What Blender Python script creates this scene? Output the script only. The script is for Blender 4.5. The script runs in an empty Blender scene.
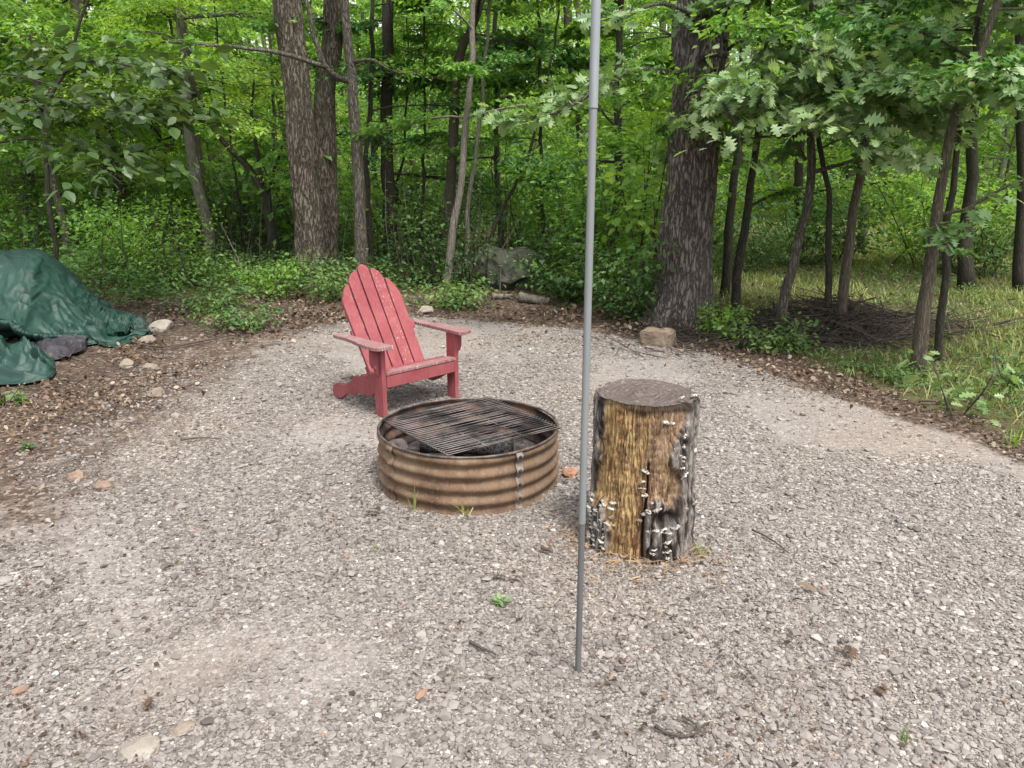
import bpy, math, random
import numpy as np
from mathutils import Vector

PI = math.pi
rng = np.random.default_rng(7)
random.seed(7)
scene = bpy.context.scene
COL = scene.collection

# ------------------------------------------------------------------ camera
PITCH = math.radians(16.0)
CP, SP = math.cos(PITCH), math.sin(PITCH)
EYE = 1.57
FPX = 780.0


def on_ground(px, py, z=0.0):
    """point of the level z seen at a pixel of the photograph"""
    u = (384 - py) / FPX
    t = (z - EYE) / (-SP + u * CP)
    return np.array([(px - 512) / FPX * t, t * (CP + u * SP), z])


def at_depth(px, py, Y):
    u = (384 - py) / FPX
    t = Y / (CP + u * SP)
    return np.array([(px - 512) / FPX * t, Y, EYE + t * (-SP + u * CP)])


# ------------------------------------------------------------------ noise
def _hash(ix, iy, iz, seed):
    h = (ix.astype(np.int64) * 374761393 + iy.astype(np.int64) * 668265263
         + iz.astype(np.int64) * 2147483647 + seed * 1274126177) & 0xFFFFFFFF
    h = ((h ^ (h >> 13)) * 1274126177) & 0xFFFFFFFF
    h = h ^ (h >> 16)
    return (h & 0xFFFFFF) / float(0xFFFFFF)


def vnoise(x, y, z=0.0, seed=0):
    x, y, z = np.broadcast_arrays(np.asarray(x, float), np.asarray(y, float), np.asarray(z, float))
    ix, iy, iz = np.floor(x), np.floor(y), np.floor(z)
    fx, fy, fz = x - ix, y - iy, z - iz
    fx, fy, fz = [f * f * (3 - 2 * f) for f in (fx, fy, fz)]
    r = 0
    for dx in (0, 1):
        for dy in (0, 1):
            for dz in (0, 1):
                w = (fx if dx else 1 - fx) * (fy if dy else 1 - fy) * (fz if dz else 1 - fz)
                r = r + w * _hash(ix + dx, iy + dy, iz + dz, seed)
    return r * 2 - 1


def fbm(x, y, z=0.0, seed=0, octv=4):
    a, s, r = 1.0, 1.0, 0
    for k in range(octv):
        r = r + a * vnoise(np.asarray(x) * s, np.asarray(y) * s, np.asarray(z) * s, seed + k * 17)
        a *= 0.5
        s *= 2.03
    return r


# ------------------------------------------------------------------ mesh building
class MB:
    def __init__(self):
        self.v, self.var, self.f, self.n = [], [], [], 0

    def add(self, verts, faces, var=0.0, mat=0):
        """faces: one array (M,k) or a list of them"""
        verts = np.asarray(verts, float).reshape(-1, 3)
        if not isinstance(faces, (list, tuple)):
            faces = [faces]
        for fa in faces:
            fa = np.asarray(fa, np.int64)
            if fa.size:
                self.f.append((fa + self.n, mat))
        self.v.append(verts)
        self.var.append(np.broadcast_to(np.asarray(var, float), (len(verts),)))
        self.n += len(verts)

    def tube(self, path, radii, seg=8, var=0.0, mat=0, cap=True, wob=0.0, seed=0, ridge=0.0):
        P = np.asarray(path, float)
        n = len(P)
        R = np.broadcast_to(np.asarray(radii, float), (n,))
        T = np.gradient(P, axis=0)
        T /= np.linalg.norm(T, axis=1)[:, None] + 1e-12
        ref = np.array([1.0, 0.13, 0.07]) if abs(T[:, 0]).mean() < 0.8 else np.array([0.1, 0.2, 1.0])
        A = np.cross(T, ref)
        A /= np.linalg.norm(A, axis=1)[:, None] + 1e-12
        B = np.cross(T, A)
        th = np.arange(seg) / seg * 2 * PI
        rr = R[:, None] * np.ones(seg)[None, :]
        if wob:
            rr = rr * (1 + wob * vnoise(np.cos(th)[None, :] * 1.7 + seed, np.sin(th)[None, :] * 1.7,
                                        P[:, 2][:, None] * 2.2 + P[:, 0][:, None] * 1.5, seed))
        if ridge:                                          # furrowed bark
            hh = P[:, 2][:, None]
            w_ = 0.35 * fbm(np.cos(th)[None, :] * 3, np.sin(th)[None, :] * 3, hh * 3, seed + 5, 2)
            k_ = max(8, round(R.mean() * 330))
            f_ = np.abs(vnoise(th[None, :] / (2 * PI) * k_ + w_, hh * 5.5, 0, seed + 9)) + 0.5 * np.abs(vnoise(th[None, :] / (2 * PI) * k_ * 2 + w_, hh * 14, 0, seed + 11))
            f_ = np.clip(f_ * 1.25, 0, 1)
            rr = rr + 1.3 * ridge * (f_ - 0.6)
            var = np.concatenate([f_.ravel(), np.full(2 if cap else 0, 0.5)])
        V = P[:, None, :] + rr[..., None] * (np.cos(th)[None, :, None] * A[:, None, :] + np.sin(th)[None, :, None] * B[:, None, :])
        i = np.arange(n - 1)[:, None] * seg
        j = np.arange(seg)[None, :]
        j2 = (j + 1) % seg
        F = np.stack([i + j, i + j2, i + seg + j2, i + seg + j], -1).reshape(-1, 4)
        fs = [F]
        V = V.reshape(-1, 3)
        if cap:
            V = np.vstack([V, P[0], P[-1]])
            c0, c1 = n * seg, n * seg + 1
            jj = np.arange(seg)
            fs.append(np.stack([np.full(seg, c0), (jj + 1) % seg, jj], -1))
            b = (n - 1) * seg
            fs.append(np.stack([np.full(seg, c1), b + jj, b + (jj + 1) % seg], -1))
        self.add(V, fs, var, mat)

    def prism(self, prof, lo, hi, axis=0, var=0.0, mat=0):
        """a closed 2-D outline pushed from lo to hi along an axis"""
        prof = np.asarray(prof, float)
        n = len(prof)
        V = np.zeros((2 * n, 3))
        oth = [a for a in range(3) if a != axis]
        V[:n, oth] = prof
        V[n:, oth] = prof
        V[:n, axis] = lo
        V[n:, axis] = hi
        j = np.arange(n)
        side = np.stack([j, (j + 1) % n, n + (j + 1) % n, n + j], -1)
        self.add(V, [side, np.arange(n)[None, ::-1], (n + np.arange(n))[None, :]], var, mat)

    def box(self, lo, hi, var=0.0, mat=0):
        x0, y0, z0 = lo
        x1, y1, z1 = hi
        V = [(x0, y0, z0), (x1, y0, z0), (x1, y1, z0), (x0, y1, z0), (x0, y0, z1), (x1, y0, z1), (x1, y1, z1), (x0, y1, z1)]
        self.add(V, np.array([[0, 3, 2, 1], [4, 5, 6, 7], [0, 1, 5, 4], [1, 2, 6, 5], [2, 3, 7, 6], [3, 0, 4, 7]]), var, mat)

    def grid(self, X, Y, Z, var=0.0, mat=0):
        h, w = X.shape
        i = np.arange(h - 1)[:, None] * w
        j = np.arange(w - 1)[None, :]
        F = np.stack([i + j, i + j + 1, i + w + j + 1, i + w + j], -1).reshape(-1, 4)
        self.add(np.stack([X, Y, Z], -1).reshape(-1, 3), F, np.broadcast_to(var, X.shape).reshape(-1) if np.ndim(var) else var, mat)

    def build(self, name, mats, parent=None, smooth=True, recalc=False, attrs=None):
        me = bpy.data.meshes.new(name)
        V = np.concatenate(self.v).astype(np.float32)
        me.vertices.add(len(V))
        me.vertices.foreach_set('co', V.ravel())
        loops = np.concatenate([f.ravel() for f, _ in self.f]).astype(np.int32)
        tot = np.concatenate([np.full(len(f), f.shape[1]) for f, _ in self.f])
        mi = np.concatenate([np.full(len(f), m) for f, m in self.f]).astype(np.int32)
        st = np.concatenate([[0], np.cumsum(tot)[:-1]]).astype(np.int32)
        me.loops.add(len(loops))
        me.loops.foreach_set('vertex_index', loops)
        me.polygons.add(len(tot))
        me.polygons.foreach_set('loop_start', st)
        if not isinstance(mats, (list, tuple)):
            mats = [mats]
        for m in mats:
            me.materials.append(m)
        me.polygons.foreach_set('material_index', mi)
        me.polygons.foreach_set('use_smooth', np.full(len(tot), bool(smooth)))
        at = me.attributes.new('var', 'FLOAT', 'POINT')
        at.data.foreach_set('value', np.concatenate(self.var).astype(np.float32))
        for k, a in (attrs or {}).items():
            at = me.attributes.new(k, 'FLOAT', 'POINT')
            at.data.foreach_set('value', np.asarray(a, np.float32).ravel())
        me.update(calc_edges=True)
        if recalc:
            import bmesh
            bm = bmesh.new()
            bm.from_mesh(me)
            bmesh.ops.recalc_face_normals(bm, faces=bm.faces)
            bm.to_mesh(me)
            bm.free()
        o = bpy.data.objects.new(name, me)
        COL.objects.link(o)
        if parent is not None:
            o.parent = parent
        return o


def bevel(o, w=0.003, seg=2):
    m = o.modifiers.new('bevel', 'BEVEL')
    m.width = w
    m.segments = seg
    m.limit_method = 'ANGLE'
    m.angle_limit = math.radians(40)
    for p in o.data.polygons:
        p.use_smooth = False
    return o


def tag(o, label=None, cat=None, group=None, kind=None):
    if label:
        o['label'] = label
    if cat:
        o['category'] = cat
    if group:
        o['group'] = group
    if kind:
        o['kind'] = kind
    return o


def empty(name, loc, rotz=0.0):
    o = bpy.data.objects.new(name, None)
    COL.objects.link(o)
    o.location = loc
    o.rotation_euler = (0, 0, rotz)
    o.empty_display_size = 0.2
    return o


def copy_tree(o, loc, rotz, scale=1.0):
    c = o.copy()
    COL.objects.link(c)
    c.location = loc
    c.rotation_euler = (0, 0, rotz)
    c.scale = (scale,) * 3
    for ch in o.children:
        d = ch.copy()
        COL.objects.link(d)
        d.parent = c
    return c


# ------------------------------------------------------------------ materials
class NT:
    def __init__(self, name):
        self.m = bpy.data.materials.new(name)
        self.m.use_nodes = True
        self.t = self.m.node_tree
        self.t.nodes.clear()
        self.out = self.t.nodes.new('ShaderNodeOutputMaterial')

    def n(self, kind, **kw):
        nd = self.t.nodes.new(kind)
        for k, v in kw.items():
            if k.startswith('_'):
                nd.inputs[k[1:].replace('_', ' ')].default_value = v
            else:
                setattr(nd, k, v)
        return nd

    def l(self, a, b):
        self.t.links.new(a, b)

    def obj(self, scale=(1, 1, 1)):
        tc = self.n('ShaderNodeTexCoord')
        mp = self.n('ShaderNodeMapping')
        mp.inputs['Scale'].default_value = scale
        self.l(tc.outputs['Object'], mp.inputs['Vector'])
        return mp.outputs['Vector']

    def noise(self, vec, scale, detail=4, rough=0.55):
        nd = self.n('ShaderNodeTexNoise')
        nd.inputs['Scale'].default_value = scale
        nd.inputs['Detail'].default_value = detail
        nd.inputs['Roughness'].default_value = rough
        self.l(vec, nd.inputs['Vector'])
        return nd.outputs['Fac']

    def voro(self, vec, scale, feature='F1', out='Distance', rand=1.0):
        nd = self.n('ShaderNodeTexVoronoi', feature=feature)
        nd.inputs['Scale'].default_value = scale
        nd.inputs['Randomness'].default_value = rand
        self.l(vec, nd.inputs['Vector'])
        return nd.outputs[out]

    def ramp(self, fac, stops, interp='LINEAR'):
        nd = self.n('ShaderNodeValToRGB')
        cr = nd.color_ramp
        cr.interpolation = interp
        while len(cr.elements) < len(stops):
            cr.elements.new(0.5)
        for e, (p, c) in zip(cr.elements, stops):
            e.position = p
            e.color = (*c, 1) if len(c) == 3 else c
        self.l(fac, nd.inputs['Fac'])
        return nd.outputs['Color']

    def mix(self, fac, a, b, mode='MIX'):
        nd = self.n('ShaderNodeMix', data_type='RGBA', blend_type=mode)
        for sock, val in ((nd.inputs[0], fac), (nd.inputs[6], a), (nd.inputs[7], b)):
            if isinstance(val, (int, float)):
                sock.default_value = val
            elif isinstance(val, tuple):
                sock.default_value = (*val, 1)
            else:
                self.l(val, sock)
        return nd.outputs[2]

    def math(self, op, a, b=0.0, clamp=False):
        nd = self.n('ShaderNodeMath', operation=op, use_clamp=clamp)
        for sock, val in ((nd.inputs[0], a), (nd.inputs[1], b)):
            if isinstance(val, (int, float)):
                sock.default_value = val
            else:
                self.l(val, sock)
        return nd.outputs[0]

    def step(self, x, lo, hi):
        nd = self.n('ShaderNodeMapRange', interpolation_type='SMOOTHSTEP')
        nd.inputs['From Min'].default_value = lo
        nd.inputs['From Max'].default_value = hi
        self.l(x, nd.inputs['Value'])
        return nd.outputs['Result']

    def attr(self, name='var', out='Fac'):
        nd = self.n('ShaderNodeAttribute', attribute_name=name)
        return nd.outputs[out]

    def bump(self, h, strength=0.5, dist=0.01, prev=None):
        nd = self.n('ShaderNodeBump')
        nd.inputs['Strength'].default_value = strength
        nd.inputs['Distance'].default_value = dist
        self.l(h, nd.inputs['Height'])
        if prev is not None:
            self.l(prev, nd.inputs['Normal'])
        return nd.outputs['Normal']

    def pbr(self, col, rough=0.8, metal=0.0, spec=0.4, normal=None):
        nd = self.n('ShaderNodeBsdfPrincipled')
        for key, val in (('Base Color', col), ('Roughness', rough), ('Metallic', metal), ('Specular IOR Level', spec)):
            if isinstance(val, (int, float)):
                nd.inputs[key].default_value = val
            elif isinstance(val, tuple):
                nd.inputs[key].default_value = (*val, 1)
            else:
                self.l(val, nd.inputs[key])
        if normal is not None:
            self.l(normal, nd.inputs['Normal'])
        return nd.outputs[0]

    def done(self, sh):
        self.l(sh, self.out.inputs['Surface'])
        return self.m


def leaf_mat(name, stops, trans=0.38, rough=0.5, spec=0.35, tint=(1.5, 1.35, 0.55)):
    t = NT(name)
    c = t.ramp(t.attr('var'), stops)
    sp = t.pbr(c, rough, 0, spec)
    tr = t.n('ShaderNodeBsdfTranslucent')
    tc = t.mix(1.0, c, tint, 'MULTIPLY')
    t.l(tc, tr.inputs['Color'])
    mx = t.n('ShaderNodeMixShader')
    mx.inputs[0].default_value = trans
    t.l(sp, mx.inputs[1])
    t.l(tr.outputs[0], mx.inputs[2])
    return t.done(mx.outputs[0])


def bark_mat(name, dark, light, sx=9.0, sz=1.6, strength=0.9, dist=0.02, moss=0.0, patch=None, furrow=0.0):
    t = NT(name)
    v = t.obj((sx, sx, sz))
    vn = t.noise(t.obj((3, 3, 1.0)), 1.0, 3)
    off = t.n('ShaderNodeVectorMath', operation='SCALE')
    nz = t.n('ShaderNodeTexNoise')
    nz.inputs['Scale'].default_value = 1.3
    t.l(v, nz.inputs['Vector'])
    t.l(nz.outputs['Color'], off.inputs[0])
    off.inputs['Scale'].default_value = 1.7
    ad = t.n('ShaderNodeVectorMath', operation='ADD')
    t.l(v, ad.inputs[0])
    t.l(off.outputs[0], ad.inputs[1])
    d = t.voro(ad.outputs[0], 2.6, 'DISTANCE_TO_EDGE')
    ridge = t.step(d, 0.0, 0.22)
    fine = t.noise(v, 3.2, 6, 0.7)
    h = t.math('ADD', t.math('MULTIPLY', ridge, 0.75), t.math('MULTIPLY', fine, 0.8))
    c = t.mix(t.math('MULTIPLY', h, 0.68, True), dark, light)
    if furrow:                                             # plates on the ridges, furrows coloured dark: inner bark plus painted-in occlusion
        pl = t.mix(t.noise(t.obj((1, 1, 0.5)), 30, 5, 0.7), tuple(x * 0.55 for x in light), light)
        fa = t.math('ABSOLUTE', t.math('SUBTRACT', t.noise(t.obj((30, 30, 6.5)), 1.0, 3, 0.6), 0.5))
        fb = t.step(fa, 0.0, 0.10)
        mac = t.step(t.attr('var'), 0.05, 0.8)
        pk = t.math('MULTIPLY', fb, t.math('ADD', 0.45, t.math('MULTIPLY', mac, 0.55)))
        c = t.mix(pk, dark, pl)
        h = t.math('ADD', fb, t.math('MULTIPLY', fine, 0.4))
    big = t.step(vn, 0.35, 0.7)
    c = t.mix(t.math('MULTIPLY', big, 0.35), c, tuple(x * 0.6 for x in light))
    if patch:
        c = t.mix(t.math('MULTIPLY', t.step(t.noise(t.obj((5, 5, 2)), 1.2, 3), 0.56, 0.66), 0.7), c, patch)
    if moss:
        c = t.mix(t.math('MULTIPLY', t.step(t.noise(t.obj((2, 2, 1)), 2.2, 4), 0.5, 0.7), moss), c, (0.05, 0.075, 0.02))
    return t.done(t.pbr(c, 0.92, 0, 0.2, t.bump(h, strength, dist)))


M = {}
# foliage: real leaf colours 0.04..0.2
M['leaf_mid'] = leaf_mat('leaf_mid', [(0.0, (0.0582, 0.1516, 0.0360)), (0.5, (0.1356, 0.2874, 0.0558)), (1.0, (0.2843, 0.4630, 0.0896))], 0.5)
M['leaf_bright'] = leaf_mat('leaf_bright', [(0.0, (0.0908, 0.2046, 0.0396)), (0.5, (0.1815, 0.3432, 0.0594)), (1.0, (0.3204, 0.4752, 0.0990))], 0.52)
M['leaf_dark'] = leaf_mat('leaf_dark', [(0.0, (0.0399, 0.1129, 0.0344)), (0.6, (0.0797, 0.2016, 0.0524)), (1.0, (0.1528, 0.2984, 0.0726))], 0.42)
M['leaf_oak'] = leaf_mat('leaf_oak', [(0.0, (0.0831, 0.1603, 0.0594)), (0.6, (0.1662, 0.2671, 0.1009)), (1.0, (0.3205, 0.4155, 0.2078))], 0.36, 0.4, 0.55, (1.25, 1.3, 0.6))
M['leaf_broad'] = leaf_mat('leaf_broad', [(0.0, (0.0289, 0.0612, 0.0204)), (0.5, (0.0578, 0.1088, 0.0289)), (1.0, (0.0978, 0.1573, 0.0476))], 0.34, 0.42, 0.5)
M['leaf_under'] = leaf_mat('leaf_under', [(0.0, (0.0378, 0.0902, 0.0303)), (0.5, (0.0804, 0.1628, 0.0468)), (1.0, (0.1656, 0.2585, 0.0770))], 0.4)
M['leaf_far'] = leaf_mat('leaf_far', [(0.0, (0.0955, 0.2141, 0.0444)), (0.5, (0.2037, 0.3727, 0.0685)), (1.0, (0.3566, 0.5392, 0.1110))], 0.5)
M['grass'] = leaf_mat('grass', [(0.0, (0.0978, 0.1495, 0.0368)), (0.5, (0.2012, 0.2587, 0.0747)), (1.0, (0.3680, 0.3680, 0.1552))], 0.3)
M['litter'] = leaf_mat('litter', [(0.0, (0.0420, 0.0302, 0.0206)), (0.4, (0.1050, 0.0676, 0.0451)), (0.75, (0.1900, 0.1352, 0.0941)), (1.0, (0.3300, 0.2704, 0.2009))], 0.12, 0.75, 0.2, (1.1, 0.9, 0.7))
M['straw'] = leaf_mat('straw', [(0.0, (0.15, 0.085, 0.045)), (1.0, (0.36, 0.25, 0.15))], 0.1, 0.7, 0.2, (1, 0.9, 0.7))

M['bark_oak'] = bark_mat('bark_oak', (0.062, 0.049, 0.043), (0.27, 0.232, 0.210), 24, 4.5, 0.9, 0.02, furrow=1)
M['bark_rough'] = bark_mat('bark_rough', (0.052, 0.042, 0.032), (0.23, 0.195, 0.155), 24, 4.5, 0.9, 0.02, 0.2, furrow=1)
M['bark_grey'] = bark_mat('bark_grey', (0.048, 0.040, 0.030), (0.24, 0.21, 0.175), 18, 2.4, 1.0, 0.03, 0.25)
M['bark_brown'] = bark_mat('bark_brown', (0.0345, 0.0276, 0.0196), (0.1725, 0.1437, 0.1092), 26, 2.6, 0.8, 0.015, 0.35)
M['bark_dark'] = bark_mat('bark_dark', (0.0162, 0.0149, 0.0121), (0.0743, 0.0648, 0.0513), 16, 3, 0.6, 0.01, 0.3)
M['bark_pale'] = bark_mat('bark_pale', (0.070, 0.060, 0.050), (0.26, 0.235, 0.20), 18, 3, 0.6, 0.01, 0.15)
M['twig'] = bark_mat('twig', (0.025, 0.02, 0.017), (0.115, 0.095, 0.08), 30, 30, 0.4, 0.004)


def ground_material():
    t = NT('woodland_ground')
    v = t.obj()
    # crushed stone
    c1 = t.n('ShaderNodeTexVoronoi', feature='F1')
    c1.inputs['Scale'].default_value = 62
    t.l(v, c1.inputs['Vector'])
    c2 = t.n('ShaderNodeTexVoronoi', feature='F1')
    c2.inputs['Scale'].default_value = 150
    t.l(v, c2.inputs['Vector'])
    g1 = t.n('ShaderNodeSeparateColor')
    t.l(c1.outputs['Color'], g1.inputs[0])
    g2 = t.n('ShaderNodeSeparateColor')
    t.l(c2.outputs['Color'], g2.inputs[0])
    stone = t.ramp(g1.outputs[0], [(0.0, (0.0886, 0.0767, 0.0684)), (0.4, (0.1983, 0.1768, 0.1590)), (0.8, (0.3037, 0.2736, 0.2471)), (1.0, (0.4387, 0.4086, 0.3747))])
    fine = t.ramp(g2.outputs[0], [(0.0, (0.0657, 0.0552, 0.0480)), (0.5, (0.2051, 0.1807, 0.1607)), (1.0, (0.3773, 0.3443, 0.3118))])
    sand = t.mix(t.noise(v, 260, 2), (0.1696, 0.1483, 0.1362), (0.2959, 0.2688, 0.2520))
    sandy = t.step(t.math('ADD', t.attr('bare'), t.math('MULTIPLY', t.math('SUBTRACT', t.noise(v, 6, 5, 0.7), 0.5), 0.9)), 0.0, 0.42)
    pick = t.step(g1.outputs[1], 0.35, 0.5)
    gr = t.mix(pick, fine, stone)
    gr = t.mix(t.math('MULTIPLY', sandy, 0.55), gr, sand)
    tan = t.step(t.noise(v, 0.55, 3), 0.45, 0.7)
    gr = t.mix(t.math('MULTIPLY', tan, 0.55), gr, t.mix(1.0, gr, (1.06, 0.93, 0.80), 'MULTIPLY'))
    damp = t.step(t.noise(v, 1.7, 8, 0.74), 0.51, 0.68)
    gr = t.mix(t.math('MULTIPLY', damp, 0.5), gr, (0.140, 0.108, 0.086))
    gap = t.step(t.voro(v, 62, 'DISTANCE_TO_EDGE'), 0.0, 0.09)
    gr = t.mix(t.math('MULTIPLY', t.math('SUBTRACT', 1.0, gap), 0.55), gr, (0.095, 0.078, 0.066))
    # soil with crumbs of leaf
    crumbs = t.voro(v, 45, 'F1', 'Color')
    sc = t.n('ShaderNodeSeparateColor')
    t.l(crumbs, sc.inputs[0])
    soil = t.ramp(sc.outputs[0], [(0.0, (0.042, 0.030, 0.023)), (0.5, (0.086, 0.061, 0.046)), (0.85, (0.140, 0.102, 0.078)), (1.0, (0.25, 0.21, 0.175))])
    soil = t.mix(t.math('MULTIPLY', t.step(t.noise(v, 1.7, 5, 0.65), 0.42, 0.66), 0.6), soil, (0.048, 0.034, 0.027))
    # mossy woodland floor
    floor = t.mix(t.noise(v, 6, 5), (0.050, 0.058, 0.022), (0.12, 0.105, 0.05))
    wob = t.math('MULTIPLY', t.math('SUBTRACT', t.noise(v, 5.0, 6, 0.7), 0.5), 1.1)
    ga = t.step(t.math('ADD', t.attr('gravel'), wob), 0.32, 0.68)
    fa = t.step(t.math('ADD', t.attr('floor'), wob), 0.35, 0.65)
    c = t.mix(fa, soil, floor)
    c = t.mix(ga, c, gr)
    h = t.math('SUBTRACT', 1.0, c1.outputs['Distance'])
    h2 = t.math('SUBTRACT', 1.0, c2.outputs['Distance'])
    hh = t.math('ADD', h, t.math('MULTIPLY', h2, 0.5))
    hh = t.math('MULTIPLY', hh, t.math('SUBTRACT', 1.0, t.math('MULTIPLY', sandy, 0.7)))
    nrm = t.bump(hh, 0.8, 0.012)
    return t.done(t.pbr(c, 0.95, 0, 0.15, nrm))


def stone_material(name, stops, rough=0.85):
    t = NT(name)
    c = t.ramp(t.attr('var'), stops)
    n = t.noise(t.obj(), 120, 3)
    c = t.mix(t.math('MULTIPLY', n, 0.4), c, t.mix(1.0, c, (0.62, 0.58, 0.54), 'MULTIPLY'))
    return t.done(t.pbr(c, rough, 0, 0.25, t.bump(n, 0.4, 0.003)))


M['ground'] = ground_material()
M['gravel'] = stone_material('gravel_stone', [(0.0, (0.0884, 0.0753, 0.0679)), (0.2, (0.1473, 0.1302, 0.1196)), (0.5, (0.2160, 0.1930, 0.1770)), (0.78, (0.2896, 0.2633, 0.2413)), (0.93, (0.3928, 0.3618, 0.3303)), (0.97, (0.5302, 0.5066, 0.4691)), (1.0, (0.2454, 0.1543, 0.1100))])


def rock_material(name, a, b, s=9):
    t = NT(name)
    n = t.noise(t.obj(), s, 6, 0.65)
    c = t.mix(t.step(n, 0.3, 0.7), a, b)
    sp = t.step(t.noise(t.obj(), s * 7, 2), 0.6, 0.7)
    c = t.mix(t.math('MULTIPLY', sp, 0.4), c, tuple(x * 0.45 for x in a))
    return t.done(t.pbr(c, 0.9, 0, 0.2, t.bump(n, 0.7, 0.02)))


# ------------------------------------------------------------------ the lie of the land
PAD_PX = [(1130, 515), (1024, 465), (950, 434), (850, 404), (770, 374), (705, 352), (640, 341), (580, 331), (500, 322), (430, 316), (340, 322),
          (300, 330), (250, 346), (190, 380), (140, 412), (70, 452), (0, 520), (-80, 560)]
PAD = [tuple(on_ground(*q)[:2]) for q in PAD_PX] + [(-3.2, -12), (6.5, -12), (4.6, 1.5)]
PAD = np.array(PAD)


def pad_dist(x, y):
    """signed distance to the edge of the gravel, positive inside"""
    x, y = np.asarray(x, float), np.asarray(y, float)
    d = np.full(x.shape, 1e9)
    ins = np.zeros(x.shape, bool)
    n = len(PAD)
    for i in range(n):
        ax, ay = PAD[i]
        bx, by = PAD[(i + 1) % n]
        ex, ey = bx - ax, by - ay
        t = np.clip(((x - ax) * ex + (y - ay) * ey) / (ex * ex + ey * ey), 0, 1)
        d = np.minimum(d, np.hypot(x - ax - t * ex, y - ay - t * ey))
        cr = ((ay > y) != (by > y)) & (x < (bx - ax) * (y - ay) / (by - ay + 1e-12) + ax)
        ins ^= cr
    return np.where(ins, d, -d)


def land(x, y):
    x, y = np.asarray(x, float), np.asarray(y, float)
    out = np.clip(-pad_dist(x, y), 0, 3) / 3
    z = 0.010 * fbm(x * 1.4, y * 1.4, 0, 3, 4) * (1 - out)
    z = z + out * (0.05 * fbm(x * 0.6, y * 0.6, 0, 9, 4))
    far = np.clip((np.hypot(x, y) - 14) / 40, 0, 1)
    z = z + far * 0.35 * fbm(x * 0.09, y * 0.09, 0, 21, 3)
    return z


def ground_z(x, y):
    return float(land(np.array([x]), np.array([y]))[0])


xs = np.concatenate([np.linspace(-90, -9, 40), np.linspace(-8.8, 8.8, 260), np.linspace(9, 90, 40)])
ys = np.concatenate([np.linspace(-40, 0.4, 20), np.linspace(0.5, 12.5, 190), np.linspace(12.8, 110, 60)])
GX, GY = np.meshgrid(xs, ys)
GD = pad_dist(GX, GY)
left_soft = np.clip((-GX - 1.0) / 1.5, 0, 1)
gravel_a = np.clip(0.5 + (GD - 0.25 * left_soft) / (0.30 + 2.3 * left_soft), 0, 1)
# woodland floor takes over from bare soil away from the pad
soil_w = 0.28 + 2.5 * np.exp(-np.hypot(GX + 3.4, GY - 7.6) / 1.6) + 1.1 * np.clip(1 - np.abs(GX) / 3, 0, 1) + 2.0 * np.clip((-GX - 1.5) / 2, 0, 1)
floor_a = np.clip(0.5 + (-GD - soil_w) / 0.8, 0, 1)
mb = MB()
mb.grid(GX, GY, land(GX, GY))
ground = mb.build('ground', M['ground'], attrs={'gravel': gravel_a, 'floor': floor_a, 'bare': fbm(GX * 0.9, GY * 0.9, 0, 31, 4)})
tag(ground, kind='structure')

# ------------------------------------------------------------------ loose stones of the pad
ICO = []
_t = (1 + 5 ** 0.5) / 2
for a, b in ((-1, _t), (1, _t), (-1, -_t), (1, -_t)):
    ICO.append((a, b, 0))
for a, b in ((-1, _t), (1, _t), (-1, -_t), (1, -_t)):
    ICO.append((0, a, b))
for a, b in ((_t, -1), (_t, 1), (-_t, -1), (-_t, 1)):
    ICO.append((a, 0, b))
ICO = np.array(ICO) / np.linalg.norm(ICO[0])
ICOF = np.array([[0, 11, 5], [0, 5, 1], [0, 1, 7], [0, 7, 10], [0, 10, 11], [1, 5, 9], [5, 11, 4], [11, 10, 2], [10, 7, 6], [7, 1, 8],
                 [3, 9, 4], [3, 4, 2], [3, 2, 6], [3, 6, 8], [3, 8, 9], [4, 9, 5], [2, 4, 11], [6, 2, 10], [8, 6, 7], [9, 8, 1]])


def stones(mb, P, size, var, flat=0.55, r=rng):
    n = len(P)
    V = np.broadcast_to(ICO, (n, 12, 3)) * (1 + r.uniform(-0.32, 0.32, (n, 12, 1)))
    sc = np.stack([r.uniform(0.75, 1.35, n), r.uniform(0.65, 1.0, n), r.uniform(0.35, 0.9, n) * flat * 1.4], -1)
    V = V * sc[:, None, :] * size[:, None, None]
    a = r.uniform(0, 2 * PI, n)
    tl = r.normal(0, 0.42, n)
    ct, stl = np.cos(tl)[:, None], np.sin(tl)[:, None]
    y = V[..., 1] * ct - V[..., 2] * stl
    z = V[..., 1] * stl + V[..., 2] * ct
    x = V[..., 0]
    ca, sa = np.cos(a)[:, None], np.sin(a)[:, None]
    V = np.stack([x * ca - y * sa, x * sa + y * ca, z], -1) + P[:, None, :]
    F = (ICOF[None] + (np.arange(n) * 12)[:, None, None]).reshape(-1, 3)
    mb.add(V.reshape(-1, 3), F, np.repeat(var, 12))


def stone_points(n, ymin, ymax, power):
    """more of them near the camera's feet"""
    u = rng.uniform(0, 1, n)
    y = ymin * (ymax / ymin) ** (u ** power)
    x = rng.uniform(-1, 1, n) * (0.80 * y + 0.45)
    d = pad_dist(x, y)
    soft = np.clip((-x - 1.0) / 1.5, 0, 1)
    keep = rng.uniform(0, 1, n) < np.clip(0.5 + (d - 0.2 * soft) / (0.35 + 2.4 * soft), 0.0, 1)
    keep &= (d > -0.9)
    bare = fbm(x * 0.9, y * 0.9, 0, 31, 4)
    keep &= rng.uniform(0, 1, n) < np.clip(0.95 - 2.2 * np.clip(bare - 0.02, 0, 1), 0.14, 1)
    return x[keep], y[keep]


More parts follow.
